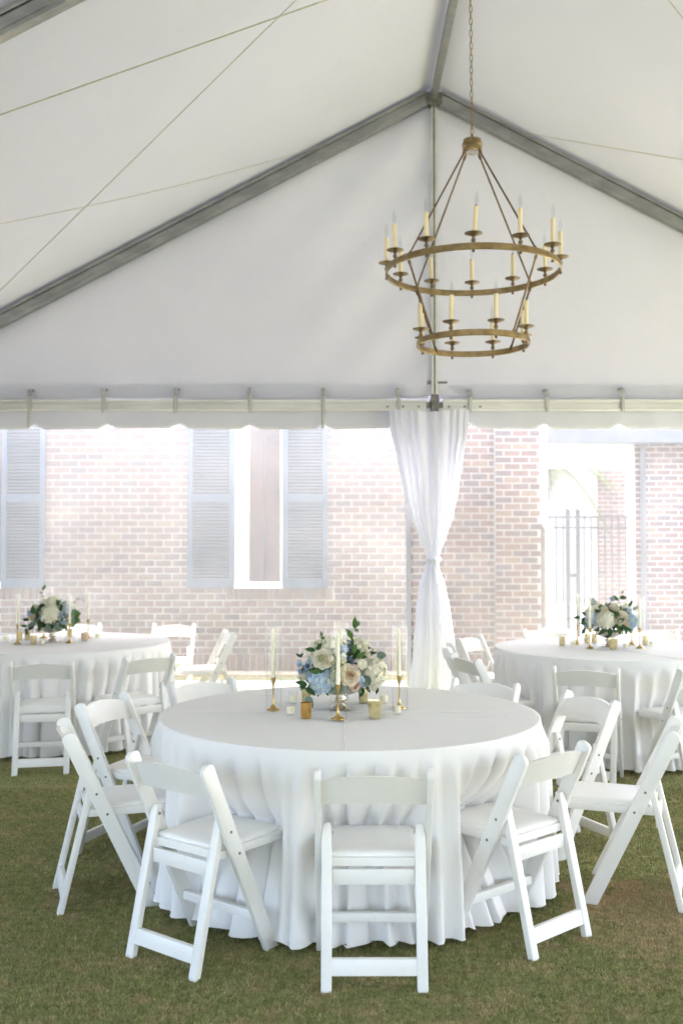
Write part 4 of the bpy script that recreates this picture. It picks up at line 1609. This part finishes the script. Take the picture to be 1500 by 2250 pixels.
HB = ['petal_paleblue', 'petal_skyblue', 'petal_greenwhite', 'petal_skyblue']
HWm = ['petal_white', 'petal_greenwhite', 'petal_ivory', 'petal_greenwhite']
def bouquet_one():
    o = thing('flower_arrangement', 'low bouquet with large pale blue hydrangea, blush rose and dark leaves in silver compote bowl', 'flowers', (-.004, 4.809, TOPZ))
    S = 1 / 455
    def c(px, py):
        return (px - 748) * S, (1560 - py) * S
    bowl(o)
    core_foliage(o, 5)
    # hydrangeas
    for i, (px, py, rx, rz, mats, n_) in enumerate([(708, 1492, .066, .064, HB, 190), (822, 1482, .062, .078, HWm, 190), (728, 1420, .050, .042, HWm, 120)]):
        x, z = c(px, py)
        p = surf(x * .93, z, push=.72)
        place(o, 'hydrangea', hydrangea_mesh(rx, rz, mats, 30 + i, n_), p, 0, out=Vector((p.x * 2, p.y * 3, .6)))
    for x, z, m in ((-.10, .27, HWm), (.09, .28, HWm), (-.13, .17, HB), (.13, .18, HWm), (0, .2, HB)):     # far side of the bouquet
        p = surf(x, z, True, .75)
        place(o, 'hydrangea', hydrangea_mesh(.055, .05, m, int(x * 1000) + 7, 110), p)
    # roses
    for i, (px, py, r, mats, op) in enumerate([(708, 1441, .050, ['petal_white', 'petal_ivory', 'petal_heart_green'], 1.1), (767, 1474, .053, ['petal_ivory', 'petal_blush', 'petal_heart'], 1.15), (778, 1499, .034, ['petal_blush', 'petal_blush', 'petal_heart'], .8),
                                               (797, 1416, .026, ['petal_white', 'petal_ivory', 'petal_ivory'], .35), (807, 1435, .024, ['petal_white', 'petal_ivory', 'petal_ivory'], .3), (753, 1444, .022, ['petal_white', 'petal_greenwhite', 'petal_ivory'], .6), (822, 1430, .022, ['petal_white', 'petal_ivory', 'petal_heart_green'], .5)]):
        x, z = c(px, py)
        p = surf(x, z, push=1.02)
        p.y -= .012
        p.y -= .014 if i < 3 else 0
        place(o, 'rose', rose_mesh(r, mats, 60 + i, op), p, i, out=Vector((p.x * 2.2, p.y * 5, (p.z - CZ) * 1.5 + (.22 if i < 3 else .5))))
    x, z = c(792, 1455)
    p = surf(x, z)
    p.y -= .02
    place(o, 'open_flower', open_flower_mesh(.030, ['petal_white', 'petal_greenwhite'], 4), p, .4, out=Vector((.25, -1, .35)))
    # blue sprays, stocks and thistles
    for i, (px, py, r, mats, n_) in enumerate([(758, 1424, .024, ['petal_periwinkle', 'petal_skyblue', 'stem_green'], 22), (664, 1474, .027, ['petal_periwinkle', 'petal_skyblue', 'petal_paleblue', 'stem_green'], 26), (659, 1459, .018, ['petal_paleblue', 'petal_skyblue', 'stem_green'], 12),
                                               (790, 1487, .022, ['petal_periwinkle', 'petal_skyblue', 'petal_paleblue', 'stem_green'], 20), (796, 1502, .018, ['petal_periwinkle', 'petal_paleblue', 'stem_green'], 14), (684, 1450, .018, ['petal_skyblue', 'petal_white', 'stem_green'], 14),
                                               (664, 1489, .024, ['petal_greenwhite', 'petal_ivory', 'stem_green'], 20), (682, 1444, .020, ['petal_white', 'petal_blush', 'stem_green'], 14), (708, 1404, .016, ['petal_white', 'petal_greenwhite', 'stem_green'], 10), (764, 1408, .02, ['petal_greenwhite', 'petal_white', 'stem_green'], 12),
                                               (755, 1437, .016, ['petal_paleblue', 'petal_white', 'stem_green'], 10), (786, 1418, .016, ['petal_white', 'petal_greenwhite', 'stem_green'], 10)]):
        x, z = c(px, py)
        p = surf(x, z, push=1.0)
        p.y -= .01
        place(o, 'flower_spray', spray_mesh(r, mats, 80 + i, n_), p, i)
    for i, (px, py, r) in enumerate([(769, 1442, .018), (677, 1461, .018), (771, 1411, .012), (676, 1499, .011), (810, 1425, .010), (773, 1450, .014)]):
        x, z = c(px, py)
        p = surf(x, z)
        p.y -= .015
        place(o, 'thistle', thistle_mesh(r, 100 + i), p)
    # leaves
    for px, py, ang, kind, s in [(694, 1428, 170, 'dark', 1.0), (697, 1427, 55, 'dark', .8), (702, 1473, 165, 'mid', .95), (700, 1472, 75, 'mid', .9), (703, 1473, 45, 'darkwide', .8), (776, 1433, 80, 'mid', 1.0), (783, 1440, 35, 'mid', .9), (791, 1447, -60, 'dark', .9),
                                 (826, 1444, 12, 'round', .85), (828, 1448, -60, 'dark', .7), (778, 1458, -55, 'grey', 1.0), (800, 1480, -70, 'round', .95), (755, 1490, -80, 'grey', 1.1), (768, 1493, -70, 'grey', 1.0), (745, 1500, -95, 'round', .9), (780, 1505, -45, 'grey', .8),
                                 (675, 1504, -140, 'dark', .9), (680, 1505, -75, 'grey', .9), (672, 1507, -165, 'dark', .7), (700, 1522, -100, 'dark', .5), (795, 1512, -100, 'darkwide', .95), (803, 1508, -60, 'dark', .8), (830, 1512, -110, 'dark', .7), (660, 1446, 140, 'small', 1.1), (660, 1447, 60, 'small', 1.0),
                                 (748, 1455, -95, 'grey', 1.0), (738, 1470, -110, 'round', .9), (734, 1505, -120, 'grey', .8), (715, 1519, -60, 'dark', .6)]:
        x, z = c(px, py)
        loose_leaf(o, x, z, ang, kind, s=s * .86)
    sprig(o, [(.06, -.07, .33), (.055, -.075, .36), (.06, -.08, .385), (.075, -.085, .40), (.085, -.085, .405)], [(.15, 'mid', -.3), (.55, 'smallmid', 1), (.62, 'mid', -.6), (.95, 'smallmid', -1)])
    sprig(o, [(-.145, -.10, .14), (-.165, -.12, .125), (-.165, -.13, .09), (-.16, -.135, .075)], [(.2, 'dark', 1), (.4, 'dark', -1), (.9, 'grey', -.2)])
    sprig(o, [(-.09, -.03, .33), (-.095, -.03, .345), (-.088, -.03, .352)], [(.5, 'smallmid', 1), (.9, 'smallmid', -1)])
bouquet_one()

def bouquet_other(label, loc, seed, items, leaves, sprigs):
    o = thing('flower_arrangement', label, 'flowers', (*loc, TOPZ))
    bowl(o)
    core_foliage(o, seed, 150)
    for i, (kind, x, z, r) in enumerate(items):
        push = .75 if kind.startswith('h') else 1.0
        p = surf(x, z, push=push)
        if kind == 'hw':
            place(o, 'hydrangea', hydrangea_mesh(r, r * .95, HWm, seed + i, 150), p, 0, out=Vector((p.x * 2, p.y * 3, .6)))
        elif kind == 'hb':
            place(o, 'hydrangea', hydrangea_mesh(r, r, HB, seed + i, 150), p, 0, out=Vector((p.x * 2, p.y * 3, .6)))
        elif kind == 'rw':
            p.y -= .012
            place(o, 'rose', rose_mesh(r, ['petal_white', 'petal_ivory', 'petal_ivory'], seed + i, .7), p, i, out=Vector((p.x * 2.2, p.y * 5, (p.z - CZ) * 1.5 + .4)))
        elif kind == 'rb':
            p.y -= .012
            place(o, 'rose', rose_mesh(r, ['petal_ivory', 'petal_blush', 'petal_heart'], seed + i, .9), p, i, out=Vector((p.x * 2.2, p.y * 5, (p.z - CZ) * 1.5 + .3)))
        elif kind == 'sb':
            p.y -= .01
            place(o, 'flower_spray', spray_mesh(r, ['petal_periwinkle', 'petal_skyblue', 'petal_paleblue', 'stem_green'], seed + i, 22), p)
        elif kind == 'sw':
            p.y -= .01
            place(o, 'flower_spray', spray_mesh(r, ['petal_white', 'petal_greenwhite', 'stem_green'], seed + i, 18), p)
    for x, z, m in ((-.10, .26, HWm), (.09, .27, HWm), (-.13, .18, HB), (.13, .19, HWm), (0, .2, HWm)):
        p = surf(x, z, True, .75)
        place(o, 'hydrangea', hydrangea_mesh(.055, .05, m, seed + int(x * 100) + 50, 100), p)
    for x, z, ang, kind, s in leaves:
        loose_leaf(o, x, z, ang, kind, s=s)
    for pts, lv in sprigs:
        sprig(o, pts, lv)
bouquet_other('bouquet dominated by one big white hydrangea, on the shuttered window table', (-2.351, 8.14), 300,
    [('hw', .015, .225, .078), ('hw', .02, .315, .055), ('rb', -.135, .205, .036), ('rw', -.10, .275, .026), ('sb', -.165, .245, .032), ('sb', .10, .22, .03), ('sw', -.06, .33, .026), ('hb', .14, .255, .040), ('sw', -.13, .29, .022), ('sb', .11, .31, .022), ('sw', .18, .29, .022), ('sb', -.185, .215, .02), ('sb', .12, .165, .024)],
    [(.165, .22, 10, 'roundgreen', 1.0), (.16, .19, -60, 'roundgreen', .9), (.175, .19, -20, 'roundgreen', .8), (-.09, .17, -150, 'grey', 1.3), (-.12, .15, -130, 'darkwide', 1.2), (-.05, .15, -110, 'dark', 1.2), (0, .15, -80, 'grey', 1.2), (.06, .16, -60, 'grey', 1.3), (.09, .15, -30, 'dark', 1.2), (-.16, .18, 175, 'dark', 1.1), (-.11, .23, 100, 'darkwide', 1.2), (-.08, .22, 80, 'dark', 1.3), (.07, .30, 60, 'mid', 1.0), (.08, .29, 100, 'dark', 1.0), (-.17, .15, -120, 'dark', 1.0)],
    [([(-.09, -.02, .32), (-.085, -.02, .37), (-.08, -.02, .42)], [(.4, 'smallmid', 1), (.7, 'smallmid', -1), (.95, 'mid', .3)]), ([(.15, -.04, .30), (.20, -.05, .335), (.255, -.05, .34)], [(.3, 'smallmid', 1), (.6, 'small', -1), (.95, 'smallmid', .4)]), ([(-.16, -.1, .14), (-.19, -.11, .11)], [(.4, 'dark', 1), (.8, 'dark', -1)])])
bouquet_other('bouquet of ivory roses, white hydrangea and pale blue blooms, on the table by the fence', (2.057, 7.709), 400,
    [('hw', -.055, .215, .072), ('rw', .07, .255, .052), ('rw', .02, .315, .046), ('rw', -.06, .30, .034), ('rw', .045, .21, .036), ('hb', .16, .20, .055), ('sb', .125, .26, .028), ('sb', .16, .285, .024), ('sw', .10, .31, .024), ('sb', .03, .37, .024), ('sw', -.09, .335, .026), ('rb', .10, .185, .028), ('hb', -.145, .225, .046), ('sw', .135, .32, .020)],
    [(-.02, .155, -110, 'dark', 1.3), (.02, .165, -60, 'darkwide', 1.2), (.06, .165, -20, 'dark', 1.3), (-.06, .15, -140, 'dark', 1.2), (.0, .27, -20, 'darkwide', 1.0), (.02, .20, 30, 'dark', 1.2), (.05, .19, -50, 'dark', 1.2), (.09, .16, -80, 'dark', 1.1), (.17, .16, -90, 'grey', 1.0), (.15, .31, 50, 'dark', 1.0), (-.03, .14, -80, 'dark', 1.0), (.19, .28, 40, 'grey', .9)],
    [([(-.17, -.06, .24), (-.20, -.07, .235), (-.235, -.07, .225)], [(.3, 'dark', 1), (.6, 'dark', -1), (.95, 'dark', .3)]), ([(-.17, -.07, .20), (-.195, -.09, .17), (-.2, -.09, .15)], [(.3, 'dark', 1), (.6, 'dark', -1), (.95, 'dark', .2)]), ([(.06, -.03, .33), (.075, -.03, .37), (.095, -.03, .41)], [(.3, 'mid', -1), (.6, 'darkwide', 1), (.98, 'small', 0)]), ([(-.13, -.08, .30), (-.155, -.09, .325)], [(.9, 'round', 1)])])
